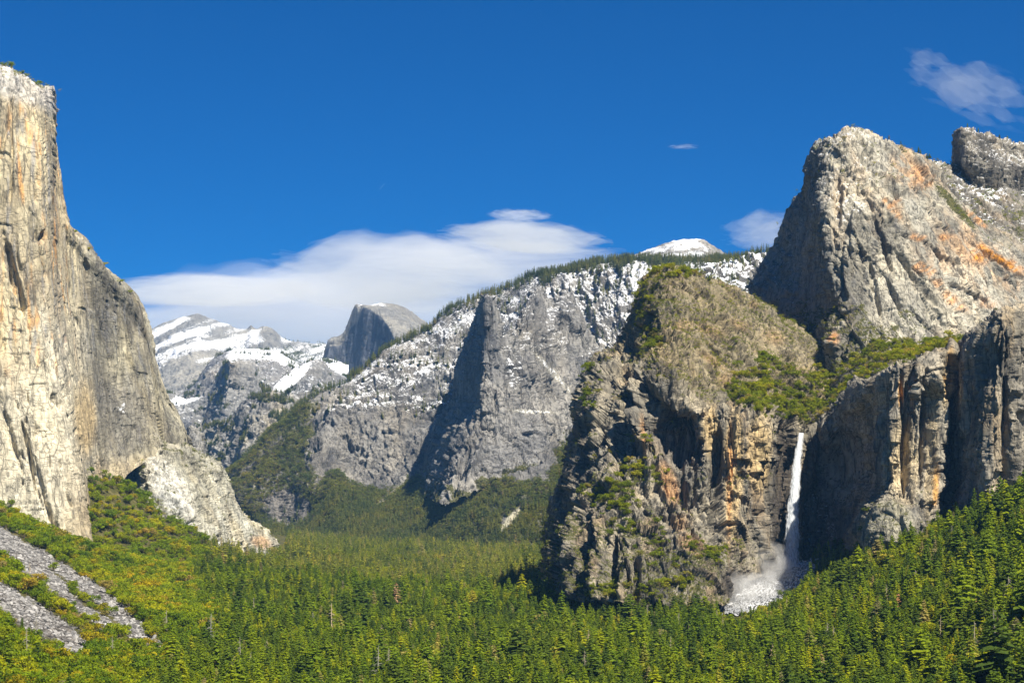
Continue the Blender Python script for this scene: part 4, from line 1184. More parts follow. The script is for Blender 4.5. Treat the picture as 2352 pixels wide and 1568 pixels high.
def paint_bluff(f):
    c = granite(f, (0.20, 0.20, 0.20), (0.34, 0.33, 0.31), (0.34, 0.30, 0.24), 4.0, (0.13, 0.13, 0.14), 0.3)
    wob = 0.3 * n3(f, 150, 150, 4, 2.0)
    snow = 0.95 * blob(f.px, f.py, 672, 866, 66, 16, -38, 0.4, wob)
    snow = np.maximum(snow, 0.8 * blob(f.px, f.py, 415, 920, 60, 12, -12, 0.5, wob))
    snow = np.maximum(snow, sstep(0.45, 0.8, f.N[:, 2] + 0.2 * n3(f, 60, 60, 3)) * 0.5)
    veg = sstep(0.1, 0.35, n3(f, 100, 60, 3, 8.0)) * 0.5
    return c, snow, veg


formation('bluff', 'granite_bluff', 'sheer grey bluff and tilted snowy slab in the far valley', 'cliff', bl_cols, 240, 150, M_far, paint_bluff,
          rowamp=[0.5, 0.9, 1, 1, 1], disp=dict(s=3.0, big=10, rib=8, blk=6, blk2=2.4, fine=1.1, vert=2.4, seed=131.0, tilt=25), back=((1300, -500), (500, -100), (150, -5)))

# --- nearest rocky spur at the valley bend
spur_cols = [
    [(425, 1010, 8900), (430, 1030, 8850), (440, 1055, 8800), (455, 1085, 8700), (480, 1150, 8500)],
    [(470, 988, 8800), (474, 1010, 8750), (480, 1040, 8680), (490, 1080, 8600), (505, 1150, 8400)],
    [(520, 966, 8750), (520, 995, 8680), (522, 1030, 8600), (525, 1075, 8520), (535, 1150, 8350)],
    [(548, 940, 8700), (545, 980, 8620), (542, 1020, 8550), (545, 1070, 8450), (555, 1150, 8300)],
    [(572, 912, 8650), (568, 960, 8540), (562, 1010, 8450), (562, 1070, 8350), (572, 1150, 8250)],
    [(605, 902, 8650), (604, 955, 8500), (600, 1008, 8400), (598, 1068, 8300), (605, 1150, 8200)],
    [(645, 906, 8700), (643, 958, 8540), (640, 1010, 8440), (640, 1070, 8340), (645, 1150, 8230)],
    [(680, 918, 8800), (678, 965, 8640), (678, 1015, 8540), (680, 1070, 8440), (685, 1150, 8300)],
    [(720, 900, 8950), (718, 950, 8800), (718, 1010, 8700), (720, 1070, 8600), (725, 1150, 8400)],
    [(790, 900, 9200), (788, 950, 9000), (788, 1010, 8900), (790, 1070, 8800), (795, 1150, 8600)]]


def paint_spur(f):
    c = granite(f, (0.19, 0.185, 0.18), (0.40, 0.385, 0.35), (0.40, 0.36, 0.28), 3.0, (0.12, 0.12, 0.13), 0.35)
    snow = sstep(0.5, 0.85, f.N[:, 2] + 0.2 * n3(f, 50, 50, 3)) * 0.45
    veg = sstep(0.0, 0.3, n3(f, 90, 60, 3, 8.0)) * sstep(0.25, 0.5, f.N[:, 2]) * 0.9
    return c, snow, veg


formation('spur', 'rocky_spur', 'grey rocky spur with snow flecks where the valley bends', 'cliff', spur_cols, 220, 150, M_mid, paint_spur,
          tone=0.85, disp=dict(s=2.4, big=14, rib=12, blk=8, blk2=3.2, fine=1.4, vert=1.8, seed=141.0, tilt=20), back=((1200, -500), (450, -100), (140, -8)))
sb_cols = [
    [(425, 985, 6300), (425, 1005, 6270), (425, 1030, 6240), (430, 1080, 6150)],
    [(436, 977, 6250), (438, 1000, 6220), (440, 1030, 6190), (445, 1080, 6100)],
    [(450, 980, 6260), (452, 1003, 6230), (455, 1032, 6200), (460, 1080, 6120)],
    [(463, 995, 6300), (466, 1012, 6280), (469, 1038, 6240), (474, 1085, 6180)],
    [(467, 1012, 6600), (470, 1025, 6600), (472, 1045, 6580), (476, 1090, 6550)]]
formation('stub', 'rock_stub', 'small grey rock tower peeping out behind the great wall', 'cliff', sb_cols, 60, 60, M_mid, paint_spur,
          disp=dict(s=1.6, big=7, rib=6, blk=6, blk2=3, fine=1.2, vert=2.2, seed=151.0), back=((400, -300), (150, -50), (50, -5)))


# ------------------------------------------------------------------ trees
def foliage_material(name, stops, trans=0.4, gain=1.85):
    t = NT(name)
    oi = t.n('ObjectInfo').outputs['Random']
    c = t.ramp(oi, [(a, tuple(min(v * gain, 0.5) for v in k)) for a, k in stops])
    co = t.n('NewGeometry').outputs['Position']
    nz = t.noise(co, 0.35, 2, 0.6).outputs[0]
    c = t.mixc(1.0, c, t.ramp(nz, [(0.3, (0.7, 0.72, 0.7)), (0.7, (1.3, 1.25, 1.2))]), 'MULTIPLY')
    bz = t.noise(co, 0.007, 3, 0.6).outputs[0]
    c = t.mixc(1.0, c, t.ramp(bz, [(0.35, (0.72, 0.80, 0.9)), (0.5, (1.0, 1.0, 1.0)), (0.65, (1.28, 1.15, 0.9))]), 'MULTIPLY')
    d = t.n('BsdfDiffuse', {'Color': c})
    tr = t.n('BsdfTranslucent', {'Color': t.mixc(1.0, c, (1.25, 1.2, 0.6), 'MULTIPLY')})
    mx = t.n('MixShader', {0: trans, 1: d.outputs[0], 2: tr.outputs[0]})
    return t.done(mx.outputs[0])


M_needle = foliage_material('conifer_needles', [(0.0, (0.040, 0.062, 0.012)), (0.3, (0.068, 0.100, 0.012)), (0.65, (0.098, 0.138, 0.010)), (0.88, (0.135, 0.170, 0.008)), (0.96, (0.175, 0.190, 0.010)), (1.0, (0.16, 0.14, 0.07))])
M_needle_mid = foliage_material('mid_valley_needles', [(0.0, (0.050, 0.068, 0.018)), (0.5, (0.105, 0.125, 0.022)), (0.9, (0.165, 0.170, 0.026)), (1.0, (0.18, 0.15, 0.07))])
M_needle_far = foliage_material('far_conifer_needles', [(0.0, (0.060, 0.075, 0.026)), (0.5, (0.100, 0.120, 0.034)), (0.9, (0.145, 0.155, 0.040)), (1.0, (0.16, 0.14, 0.07))], gain=1.5)
M_oak = foliage_material('oak_leaves', [(0.0, (0.065, 0.100, 0.008)), (0.45, (0.110, 0.150, 0.007)), (0.82, (0.165, 0.180, 0.007)), (0.97, (0.200, 0.160, 0.008)), (1.0, (0.16, 0.135, 0.05))])
M_scrub = foliage_material('scrub_leaves', [(0.0, (0.070, 0.090, 0.010)), (0.5, (0.120, 0.145, 0.009)), (0.85, (0.165, 0.175, 0.010)), (1.0, (0.165, 0.140, 0.045))])
M_dead = foliage_material('dead_needles', [(0.0, (0.24, 0.12, 0.055)), (0.5, (0.22, 0.15, 0.08)), (1.0, (0.21, 0.18, 0.13))], 0.2)
M_bare = foliage_material('bare_twigs', [(0.0, (0.20, 0.18, 0.14)), (1.0, (0.27, 0.24, 0.19))], 0.1)


def bark_material():
    t = NT('bark')
    co = t.n('NewGeometry').outputs['Position']
    c = t.ramp(t.noise(co, 0.9, 3, 0.6).outputs[0], [(0.3, (0.07, 0.05, 0.035)), (0.7, (0.16, 0.12, 0.085))])
    return t.done(t.n('BsdfPrincipled', {'Base Color': c, 'Roughness': 0.95}).outputs[0])


M_bark = bark_material()


class MB:
    def __init__(self):
        self.v, self.f, self.n = [], [], 0

    def tri(self, a, b, c):
        self.v += [a, b, c]
        self.f.append((self.n, self.n + 1, self.n + 2))
        self.n += 3

    def tube(self, pts, rad, k=5):
        """tapered tube through pts"""
        rings = []
        for p, r in zip(pts, rad):
            ring = []
            for j in range(k):
                a = 2 * math.pi * j / k
                self.v.append((p[0] + r * math.cos(a), p[1] + r * math.sin(a), p[2]))
                ring.append(self.n)
                self.n += 1
            rings.append(ring)
        for a, b in zip(rings[:-1], rings[1:]):
            for j in range(k):
                i = (j + 1) % k
                self.f += [(a[j], a[i], b[i]), (a[j], b[i], b[j])]

    def mesh(self, name, mat):
        return mk_mesh(name, np.array(self.v), np.array(self.f), mat)


def conifer_parts(rad, levels, per, seed, droop=0.35, bare=0.12, tipw=1.0, gap=0.12):
    rr = random.Random(seed)
    tk, cr = MB(), MB()
    tk.tube([(0, 0, -0.03), (0.002, 0, 0.4), (0, 0.002, 0.97)], [0.013, 0.009, 0.002])
    lean = rr.uniform(0, 6.28)
    for i in range(levels):
        t = (i + rr.uniform(-0.3, 0.3)) / levels
        z = bare + (0.985 - bare) * max(t, 0)
        prof = min(1.0, (1 - t) ** 0.75 * 1.15) * (0.55 + 0.45 * min(1, t / 0.18))
        k = max(3, int(per * (0.55 + 0.45 * (1 - t))))
        a0 = rr.uniform(0, 6.28)
        for j in range(k):
            if rr.random() < gap:
                continue
            a = a0 + 2 * math.pi * j / k + rr.uniform(-0.35, 0.35)
            L = rad * prof * rr.uniform(0.62, 1.22) * (1 + 0.15 * math.cos(a - lean)) + 0.010
            ca, sa = math.cos(a), math.sin(a)
            dz = -L * droop * rr.uniform(0.4, 1.5)
            w = (0.30 * L + 0.006) * tipw
            zz = z + rr.uniform(-0.012, 0.012)

            def q(r, s, h):
                return (ca * r - sa * s, sa * r + ca * s, zz + h)
            u = rr.uniform(0.010, 0.026)
            root, tip = q(0.06 * L, 0, u), q(L, 0, dz)
            l, r_ = q(0.55 * L, w, 0.35 * dz - 0.010), q(0.55 * L, -w, 0.35 * dz - 0.010)
            cr.tri(root, l, tip)
            cr.tri(root, tip, r_)
            # hanging sprays
            for m in range(3):
                b0 = rr.uniform(0.3, 0.95)
                s0 = rr.uniform(-w, w) * 0.8
                sz = rr.uniform(0.014, 0.030)
                h = b0 * dz
                cr.tri(q(b0 * L, s0, h + sz * 0.7), q(b0 * L + sz * 0.9, s0 + rr.uniform(-sz, sz), h - sz * 0.4), q(b0 * L - sz * 0.6, s0 + rr.uniform(-sz, sz), h - sz))
    for m in range(5):
        a = rr.uniform(0, 6.28)
        cr.tri((0, 0, 1.0), (0.013 * math.cos(a), 0.013 * math.sin(a), 0.945), (0.013 * math.cos(a + 2), 0.013 * math.sin(a + 2), 0.94))
    return tk, cr


def oak_parts(seed, wide=0.55, clumps=13, leaves=34, flat=0.8, low=0.30):
    rr = random.Random(seed)
    tk, cr = MB(), MB()
    cs = []
    for i in range(clumps):
        a = rr.uniform(0, 6.28)
        r = wide * math.sqrt(rr.random()) * 0.72
        z = low + (0.82 - low) * rr.random() * (1 - 0.55 * (r / wide) ** 2) + 0.06
        cs.append((r * math.cos(a), r * math.sin(a), z, rr.uniform(0.13, 0.24)))
    tk.tube([(0, 0, -0.05), (0.01, 0, 0.25), (0, 0.02, 0.5)], [0.032, 0.024, 0.010])
    for (x, y, z, r) in cs[:6]:
        tk.tube([(0, 0, 0.15), (x * 0.5, y * 0.5, 0.5 * (0.2 + z)), (x, y, z)], [0.016, 0.010, 0.004], 4)
    for (x, y, z, r) in cs:
        for m in range(leaves):
            v = Vector((rr.gauss(0, 1), rr.gauss(0, 1), rr.gauss(0, 1) + 0.25)).normalized()
            p = Vector((x, y, z)) + Vector((v.x * r, v.y * r, v.z * r * flat)) * rr.uniform(0.75, 1.08)
            n = (v + Vector((rr.gauss(0, 1), rr.gauss(0, 1), rr.gauss(0, 1))) * 0.45).normalized()
            e = n.orthogonal().normalized()
            g = n.cross(e)
            an = rr.uniform(0, 6.28)
            s = rr.uniform(0.035, 0.075)
            pts = [p + (e * math.cos(an + k) + g * math.sin(an + k)) * s * rr.uniform(0.7, 1.3) for k in (0, 2.1, 4.2)]
            cr.tri(*[tuple(q) for q in pts])
    return tk, cr


def snag_mesh(seed, name='snag'):
    rr = random.Random(seed)
    m = MB()
    m.tube([(0, 0, -0.02), (0.004, 0.002, 0.5), (rr.uniform(-.02, .02), 0, 1.0)], [0.016, 0.010, 0.003], 5)
    for i in range(46):
        z = rr.uniform(0.25, 0.97)
        a = rr.uniform(0, 6.28)
        L = 0.15 * (1.05 - z) ** 0.7 * rr.uniform(0.4, 1.2) + 0.01
        e = (L * math.cos(a), L * math.sin(a), z - L * rr.uniform(-0.1, 0.6))
        m.tri((0, 0, z + 0.006), (0, 0, z - 0.006), e)
        for k in range(2):
            f = rr.uniform(0.4, 0.9)
            b = a + rr.uniform(-0.9, 0.9)
            p = (e[0] * f, e[1] * f, z + (e[2] - z) * f)
            m.tri(p, (p[0], p[1], p[2] - 0.006), (p[0] + L * 0.4 * math.cos(b), p[1] + L * 0.4 * math.sin(b), p[2] - 0.02))
    return m.mesh(name, M_bare)


def joined(tk, cr, name, mat):
    V = np.array(tk.v + cr.v)
    Fa = np.concatenate([np.array(tk.f), np.array(cr.f) + tk.n])
    me = mk_mesh(name, V, Fa)
    me.materials.append(M_bark)
    me.materials.append(mat)
    me.polygons.foreach_set('material_index', np.concatenate([np.zeros(len(tk.f), np.int32), np.ones(len(cr.f), np.int32)]))
    return me


CON, CON_J, CON_FAR, OAK, OAK_J, BUSH_J, OAK_FAR, SCRUB_J = [], [], [], [], [], [], [], []
for k in range(6):
    tk, cr_ = conifer_parts([0.12, 0.145, 0.18, 0.105, 0.215, 0.135][k], [20, 22, 17, 23, 15, 21][k], 8, 100 + k, droop=[0.3, 0.45, 0.35, 0.5, 0.25, 0.4][k], bare=[0.12, 0.1, 0.28, 0.12, 0.36, 0.08][k])
    CON.append((tk.mesh('trunk', M_bark), cr_.mesh('crown', M_needle)))
    CON_J.append(joined(tk, cr_, 'conifer_form', M_needle))
for k in range(4):
    tk, cr_ = conifer_parts([0.15, 0.17, 0.13, 0.19][k], 12, 5, 200 + k, tipw=1.5, gap=0.05)
    CON_FAR.append((tk, cr_))
FARV_J = [joined(a, b, 'far_conifer_form', M_needle_mid) for a, b in CON_FAR]
FARM_J = [joined(a, b, 'ridge_conifer_form', M_needle_far) for a, b in CON_FAR]
for k in range(5):
    tk, cr_ = oak_parts(300 + k, wide=[0.5, 0.6, 0.55, 0.66, 0.48][k])
    OAK.append((tk.mesh('trunk', M_bark), cr_.mesh('crown', M_oak)))
    OAK_J.append(joined(tk, cr_, 'oak_form', M_oak))
    SCRUB_J.append(joined(tk, cr_, 'scrub_oak_form', M_scrub))
for k in range(4):
    tk, cr_ = oak_parts(400 + k, wide=0.7, clumps=7, leaves=15, low=0.12)
    BUSH_J.append(joined(tk, cr_, 'bush_form', M_scrub))
for k in range(3):
    tk, cr_ = oak_parts(450 + k, wide=0.62, clumps=7, leaves=14, low=0.2)
    OAK_FAR.append(joined(tk, cr_, 'far_oak_form', M_needle_far))


def scatter_object(name, label, cat, pts, scl, var, meshes, stretch=None, group=None):
    """one countless mass of plants: a point cloud that carries a plant form at every point"""
    pts = np.asarray(pts)
    if len(pts) == 0:
        return None
    base = np.array([pts[:, 0].mean(), pts[:, 1].min(), pts[:, 2].min()])
    me = mk_mesh(name, pts - base, None)
    n = len(pts)
    fattr(me, 'rot', RNG.random(n) * 6.283)
    sv = np.asarray(scl, np.float32)
    st = np.ones(n) if stretch is None else stretch
    fattr(me, 'wid', sv * st)
    fattr(me, 'hgt', sv)
    a = me.attributes.new('var', 'INT', 'POINT')
    a.data.foreach_set('value', np.asarray(var, np.int32))
    o = obj(name, me, None, base)
    tag(o, label, cat, group, 'stuff')
    ng = bpy.data.node_groups.new(name + '_planting', 'GeometryNodeTree')
    ng.interface.new_socket('Geometry', in_out='INPUT', socket_type='NodeSocketGeometry')
    ng.interface.new_socket('Geometry', in_out='OUTPUT', socket_type='NodeSocketGeometry')
    N = ng.nodes.new
    L = ng.links.new
    gi, go = N('NodeGroupInput'), N('NodeGroupOutput')
    iop = N('GeometryNodeInstanceOnPoints')
    jn = N('GeometryNodeJoinGeometry')
    for m in meshes:
        oi = N('GeometryNodeObjectInfo')
        oi.inputs['Object'].default_value = form_object(m)
        oi.inputs['As Instance'].default_value = False
        g2i = N('GeometryNodeGeometryToInstance')
        L(oi.outputs['Geometry'], g2i.inputs[0])
        L(g2i.outputs[0], jn.inputs[0])

    def named(nm, typ):
        nd = N('GeometryNodeInputNamedAttribute')
        nd.data_type = typ
        nd.inputs['Name'].default_value = nm
        return nd.outputs[0]
    cx = N('ShaderNodeCombineXYZ')
    L(named('rot', 'FLOAT'), cx.inputs[2])
    cs = N('ShaderNodeCombineXYZ')
    w_ = named('wid', 'FLOAT')
    L(w_, cs.inputs[0])
    L(w_, cs.inputs[1])
    L(named('hgt', 'FLOAT'), cs.inputs[2])
    L(gi.outputs[0], iop.inputs['Points'])
    L(jn.outputs[0], iop.inputs['Instance'])
    iop.inputs['Pick Instance'].default_value = True
    L(named('var', 'INT'), iop.inputs['Instance Index'])
    L(cx.outputs[0], iop.inputs['Rotation'])
    L(cs.outputs[0], iop.inputs['Scale'])
    L(iop.outputs[0], go.inputs[0])
    md = o.modifiers.new('planting', 'NODES')
    md.node_group = ng
    return o


_forms = {}


def form_object(me):
    if me.name not in _forms:
        _forms[me.name] = bpy.data.objects.new(me.name, me)
    return _forms[me.name]


def on_form(key, n, dens, jit=1.0):
    """n points on a formation, spread by area times dens (per vertex weight)"""
    f = FORMS[key]
    vis = (f.px > -40) & (f.px < 2400) & (f.V > -0.6)
    w = f.area * np.clip(dens, 0, None) * vis
    if w.sum() <= 0:
        return np.zeros((0, 3)), np.zeros(0, int)
    i = RNG.choice(len(w), n, p=w / w.sum())
    c = np.sqrt(f.area[i])[:, None]
    p = f.P[i] + RNG.normal(size=(n, 3)) * c * np.array([0.5, 0.5, 0.1]) * jit
    return p, i


# --- valley forest: candidate positions on the ground
def plant_grid(y0, y1, sp):
    ys = np.arange(y0, y1, sp)
    P = []
    for y in ys:
        xs = np.arange(-0.285 * y, 0.285 * y, sp)
        P.append(np.stack([xs, np.full(xs.shape, y)], 1))
    P = np.concatenate(P)
    return P + RNG.uniform(-0.48, 0.48, P.shape) * sp


def oak_zone(px, py):
    # brush slope under the great wall, bounded by the line where the conifers begin
    lim = np.interp(py, [1040, 1100, 1160, 1200, 1240, 1275, 1300, 1360, 1400, 1440, 1500, 1570], [235, 275, 350, 410, 460, 480, 440, 440, 480, 520, 450, 330])
    return sstep(lim + 35, lim - 35, px)


cand = np.concatenate([plant_grid(1340, 2300, 7.6), plant_grid(2300, 3300, 9.0), plant_grid(3300, 6400, 12.0)])
ex = plant_grid(1340, 4100, 14.0)
exz = ground_z(ex[:, 0], ex[:, 1])
exx, exy = project(np.concatenate([ex, exz[:, None]], 1))
ex = ex[(oak_zone(exx, exy) > 0.5) & (exx > -40)]
n_ex = len(ex)
cand = np.concatenate([cand, ex])
cz = ground_z(cand[:, 0], cand[:, 1])
cP = np.concatenate([cand, cz[:, None]], 1)
cpx, cpy = project(cP)
q0 = np.concatenate([cand, np.zeros((len(cand), 1))], 1)
dn = fbm(q0 / 120, 3)
tm = talus_mask(cpx, cpy) * (cP[:, 1] < 3500)
slope_l = oak_zone(cpx, cpy + 6 * dn)
corner = sstep(1420, 1500, cpy) * sstep(300, 180, cpx)
slope_l = slope_l * (1 - 0.45 * corner)
extra_oak = np.arange(len(cand)) >= len(cand) - n_ex
slope_r = np.clip((cz + 120) / 70, 0, 1) * (cpx > 1500)
apron = blob(cpx, cpy, 1755, 1350, 130, 40, -28, 0.2)
keep = (tm < 0.3) & (apron < 0.4) & (RNG.random(len(cand)) < 0.92 + 0.7 * np.minimum(dn, 0) + 0.2 * fbm(q0 / 30 + 7, 2))
keep &= ~((cpx > np.interp(cpy, [1040, 1100, 1160, 1200, 1240, 1275], [260, 300, 375, 435, 490, 570])) & (cpx < 660) & (cpy < 1275) & (cP[:, 1] > 3200))
keep &= ~(~extra_oak & (slope_l > 0.5) & (RNG.random(len(cand)) < 0.8))
cP, cpx, cpy, dn, slope_l, slope_r, extra_oak, corner = [a[keep] for a in (cP, cpx, cpy, dn, slope_l, slope_r, extra_oak, corner)]
n = len(cP)
rnd = RNG.random(n)
is_oak = extra_oak | (rnd < np.clip(0.09 + 1.1 * slope_l + 0.34 * slope_r + 0.4 * dn, 0.02, 0.9))
hgt = np.where(is_oak, 8 + 13 * RNG.random(n) ** 1.6 * (1 + 0.5 * dn) + 1.5 * (1 - slope_l), (11 + 22 * RNG.random(n) ** 1.8) * (1 + 0.5 * dn) * (1 - 0.3 * slope_l) * (1 + 0.45 * sstep(2150, 2300, cpx)))
hgt *= np.where(~is_oak & (RNG.random(n) < 0.22), 0.6, 1.0) * np.where(~is_oak & (RNG.random(n) < 0.08), 1.4, 1.0)
# nothing grows so that it hides the open rubble
hp = hgt / cP[:, 1] * F
clear = np.ones(n, bool)
for k_ in (0.3, 0.6, 0.85):
    clear &= ~((talus_mask(cpx, cpy - k_ * hp) > 0.45) & (cP[:, 1] < 3400))
    clear &= ~(blob(cpx, cpy - k_ * hp, 1752, 1356, 120, 34, -27, 0.15) > 0.5)
clear |= (RNG.random(n) < 0.2) & (hgt < 14)
cP, cpx, cpy, dn, slope_l, slope_r, rnd, is_oak, hgt = [a[clear] for a in (cP, cpx, cpy, dn, slope_l, slope_r, rnd, is_oak, hgt)]
n = len(cP)
# thin the oaks' spacing: they are wide
vis = (cpx > -45) & (cpx < 2397) & (HY - (cP[:, 2] + hgt) / cP[:, 1] * F < 1572)
far = cP[:, 1] > 3300
print('forest candidates', n, vis.sum())

# the nearest trees in view become individuals
topy = HY - (cP[:, 2] + hgt) / cP[:, 1] * F
order = np.argsort(cP[:, 1])
ind_con = [i for i in order if vis[i] and not is_oak[i] and topy[i] < 1545 and 5 < cpx[i] < 2347][:300]
ind_oak = [i for i in order if vis[i] and is_oak[i] and topy[i] < 1550 and 5 < cpx[i] < 2347][:200]
solo = np.zeros(n, bool)
solo[ind_con] = True
solo[ind_oak] = True


def place_tree(name, parts, label, cat, group, P, h, w, rz):
    e = bpy.data.objects.new(name, None)
    COL.objects.link(e)
    e.location = P
    e.rotation_euler = (0, 0, rz)
    e.scale = (h * w, h * w, h)
    e.empty_display_size = 0.1
    tag(e, label, cat, group)
    for nm, me in zip(('trunk', 'crown'), parts):
        c = bpy.data.objects.new(nm, me)
        COL.objects.link(c)
        c.parent = e
    return e


ZONES = [(250, 'in the bottom left corner'), (480, 'just right of the rubble chutes'), (760, 'below the pale slab buttress'), (1080, 'in mid valley, left of the grey spire'),
         (1300, 'in mid valley, below the grey spire'), (1560, 'below the left half of the wedge peak'), (1760, 'below the right half of the wedge peak'), (1960, 'directly below the waterfall'), (2190, 'below the shaded cliff'), (2400, 'at the right edge, below the leaning wall')]
BUILD = ['slender', 'full', 'broad high crowned', 'narrow spire shaped', 'wide ragged', 'dense pointed']


def zone(x):
    return next(t for lim, t in ZONES if x < lim)


for i in ind_con:
    k = int(rnd[i] * 997) % 6
    sz = 'tall' if hgt[i] > 25 else ('middling' if hgt[i] > 17 else 'small')
    lab = '%s %s green conifer %s' % (sz, BUILD[k], zone(cpx[i]))
    place_tree('conifer_tree', CON[k], lab, 'tree', 'front row conifers ' + zone(cpx[i]), cP[i], hgt[i], random.uniform(1.15, 1.9), random.uniform(0, 6.28))
for i in ind_oak:
    k = int(rnd[i] * 997) % 5
    sz = 'large' if hgt[i] > 14 else 'small'
    if slope_l[i] > 0.25:
        lim = 'upper' if cpy[i] < 1330 else ('middle' if cpy[i] < 1420 else 'lower')
        lab = '%s golden green oak on the %s rubble slope, %s' % (sz, lim, 'at the picture edge' if cpx[i] < 60 else ('beside the lowest chute' if cpx[i] < 190 else 'beside the outer chute'))
        gr = 'oaks on the rubble slope, ' + lim
    else:
        lab = '%s round yellow green oak among the conifers %s' % (sz, zone(cpx[i]))
        gr = 'oaks among the conifers ' + zone(cpx[i])
    place_tree('oak_tree', OAK[k], lab, 'tree', gr, cP[i], hgt[i], random.uniform(0.95, 1.3), random.uniform(0, 6.28))

m = vis & ~is_oak & ~far & ~solo
scatter_object('conifer_forest', 'dense green conifer forest covering the valley floor', 'forest', cP[m], hgt[m], RNG.integers(0, 6, m.sum()), CON_J, RNG.uniform(1.15, 1.9, m.sum()))
m = vis & ~is_oak & far
scatter_object('distant_conifer_forest', 'fine textured conifer forest farther up the valley', 'forest', cP[m], hgt[m], RNG.integers(0, 4, m.sum()), FARV_J, RNG.uniform(1.1, 1.7, m.sum()))
m = vis & is_oak & ~solo & (slope_l > 0.2)
scatter_object('oak_scrub', 'golden green oak scrub on the slope under the great wall', 'scrub', cP[m], hgt[m], RNG.integers(0, 5, m.sum()), OAK_J, RNG.uniform(1.0, 1.35, m.sum()))
m = vis & is_oak & ~solo & (slope_l <= 0.2)
scatter_object('oak_wood', 'rounded oaks mixed through the conifer forest', 'wood', cP[m], hgt[m], RNG.integers(0, 5, m.sum()), SCRUB_J, RNG.uniform(1.0, 1.35, m.sum()))

# --- plants on the rock
f = FORMS['low']
p, i = on_form('low', 8500, sstep(0.3, 0.8, f.veg) + 0.25 * (f.V < 2.6) * (f.px > 1470))
scatter_object('peak_scrub', 'low green scrub dotted over the wedge shaped peak', 'scrub', p, RNG.uniform(2.5, 6.5, len(p)) * (0.7 + 0.6 * RNG.random(len(p)) ** 3), RNG.integers(0, 4, len(p)), BUSH_J)
p, i = on_form('low', 4200, (f.V < 2.5) * (f.V > -0.2) * (f.px > 1470) * (0.05 + sstep(-0.05, 0.35, fbm(f.P / 38 + 30, 4))))
scatter_object('hill_scrub', 'grey green low brush covering the upper slope of the wedge peak', 'scrub', p, RNG.uniform(2.0, 5.0, len(p)), RNG.integers(0, 4, len(p)), BUSH_J, RNG.uniform(1.0, 1.5, len(p)))
wob = 0.5 * fbm(f.P / 40 + 5, 3)
big = 0
for (x, y, a, b, g, k) in [(1405, 1135, 62, 34, -8, 1), (1480, 1092, 50, 26, 20, 1), (1430, 1195, 46, 40, 40, 1), (1500, 1250, 40, 50, 0, .6), (1625, 1265, 50, 22, 25, 1), (1555, 1330, 40, 40, 0, .8), (1450, 1360, 120, 25, 0, 1),
                           (1500, 780, 20, 26, 0, 1.2), (1545, 630, 60, 12, 0, 1), (1360, 900, 30, 60, 0, .35), (1480, 700, 16, 60, 10, .7), (1740, 900, 60, 50, 30, 1.5), (1830, 930, 60, 45, 0, 1.8), (1780, 850, 60, 26, 20, 1), (1900, 880, 50, 40, 0, 1.2), (1480, 1020, 40, 50, 0, .3)]:
    big = np.maximum(big, k * blob(f.px, f.py, x, y, a, b, g, 0.5, wob))
p, i = on_form('low', 1900, big * sstep(0.12, 0.4, f.N[:, 2]))
scatter_object('ledge_oaks', 'bright green oaks clustered on ledges and in the hanging valley of the wedge peak', 'wood', p, RNG.uniform(5, 12, len(p)), RNG.integers(0, 5, len(p)), SCRUB_J, RNG.uniform(1.0, 1.4, len(p)))

f = FORMS['br']
terr = (1 - sstep(1.3, 1.95, f.V)) * (f.px < 2215)
p, i = on_form('br', 900, np.maximum(terr, 0.12 * sstep(0.3, 0.9, f.veg)) * sstep(0.15, 0.4, f.N[:, 2]))
scatter_object('terrace_oaks', 'green oak thicket on the terrace above the waterfall cliff', 'wood', p, RNG.uniform(4, 11, len(p)), RNG.integers(0, 5, len(p)), SCRUB_J, RNG.uniform(1.0, 1.4, len(p)))
f = FORMS['mid']
p, i = on_form('mid', 1100, sstep(0.4, 0.9, f.veg) * sstep(0.2, 0.45, f.N[:, 2]) + 0.01 * sstep(0.35, 0.7, f.N[:, 2]))
scatter_object('dome_scrub', 'scattered scrub on the ledges and foot of the orange streaked dome', 'scrub', p, RNG.uniform(3, 8, len(p)), RNG.integers(0, 4, len(p)), BUSH_J)
f = FORMS['snowslope']
p, i = on_form('snowslope', 420, 0.3 + sstep(0.3, 0.8, f.veg))
scatter_object('hillside_scrub', 'dark scrub poking through the snow at the right edge', 'scrub', p, RNG.uniform(3, 9, len(p)), RNG.integers(0, 4, len(p)), BUSH_J)
f = FORMS['slab']
p, i = on_form('slab', 420, sstep(0.4, 0.9, f.veg) + 1.2 * blob(f.px, f.py, 312, 1072, 30, 18, 10, 0.4) + 0.6 * blob(f.px, f.py, 400, 1195, 110, 16, 42, 0.5))
q_, j = on_form('elcap', 160, (blob(f_ := FORMS['elcap'].px, FORMS['elcap'].py, 50, 175, 120, 22, 18, 0.4)) * sstep(0.3, 0.7, FORMS['elcap'].N[:, 2]))
scatter_object('cliff_scrub', 'tufts of scrub along the rims of the great wall and its buttress', 'scrub', np.concatenate([p, q_]), RNG.uniform(3, 8, len(p) + len(q_)), RNG.integers(0, 4, len(p) + len(q_)), BUSH_J)

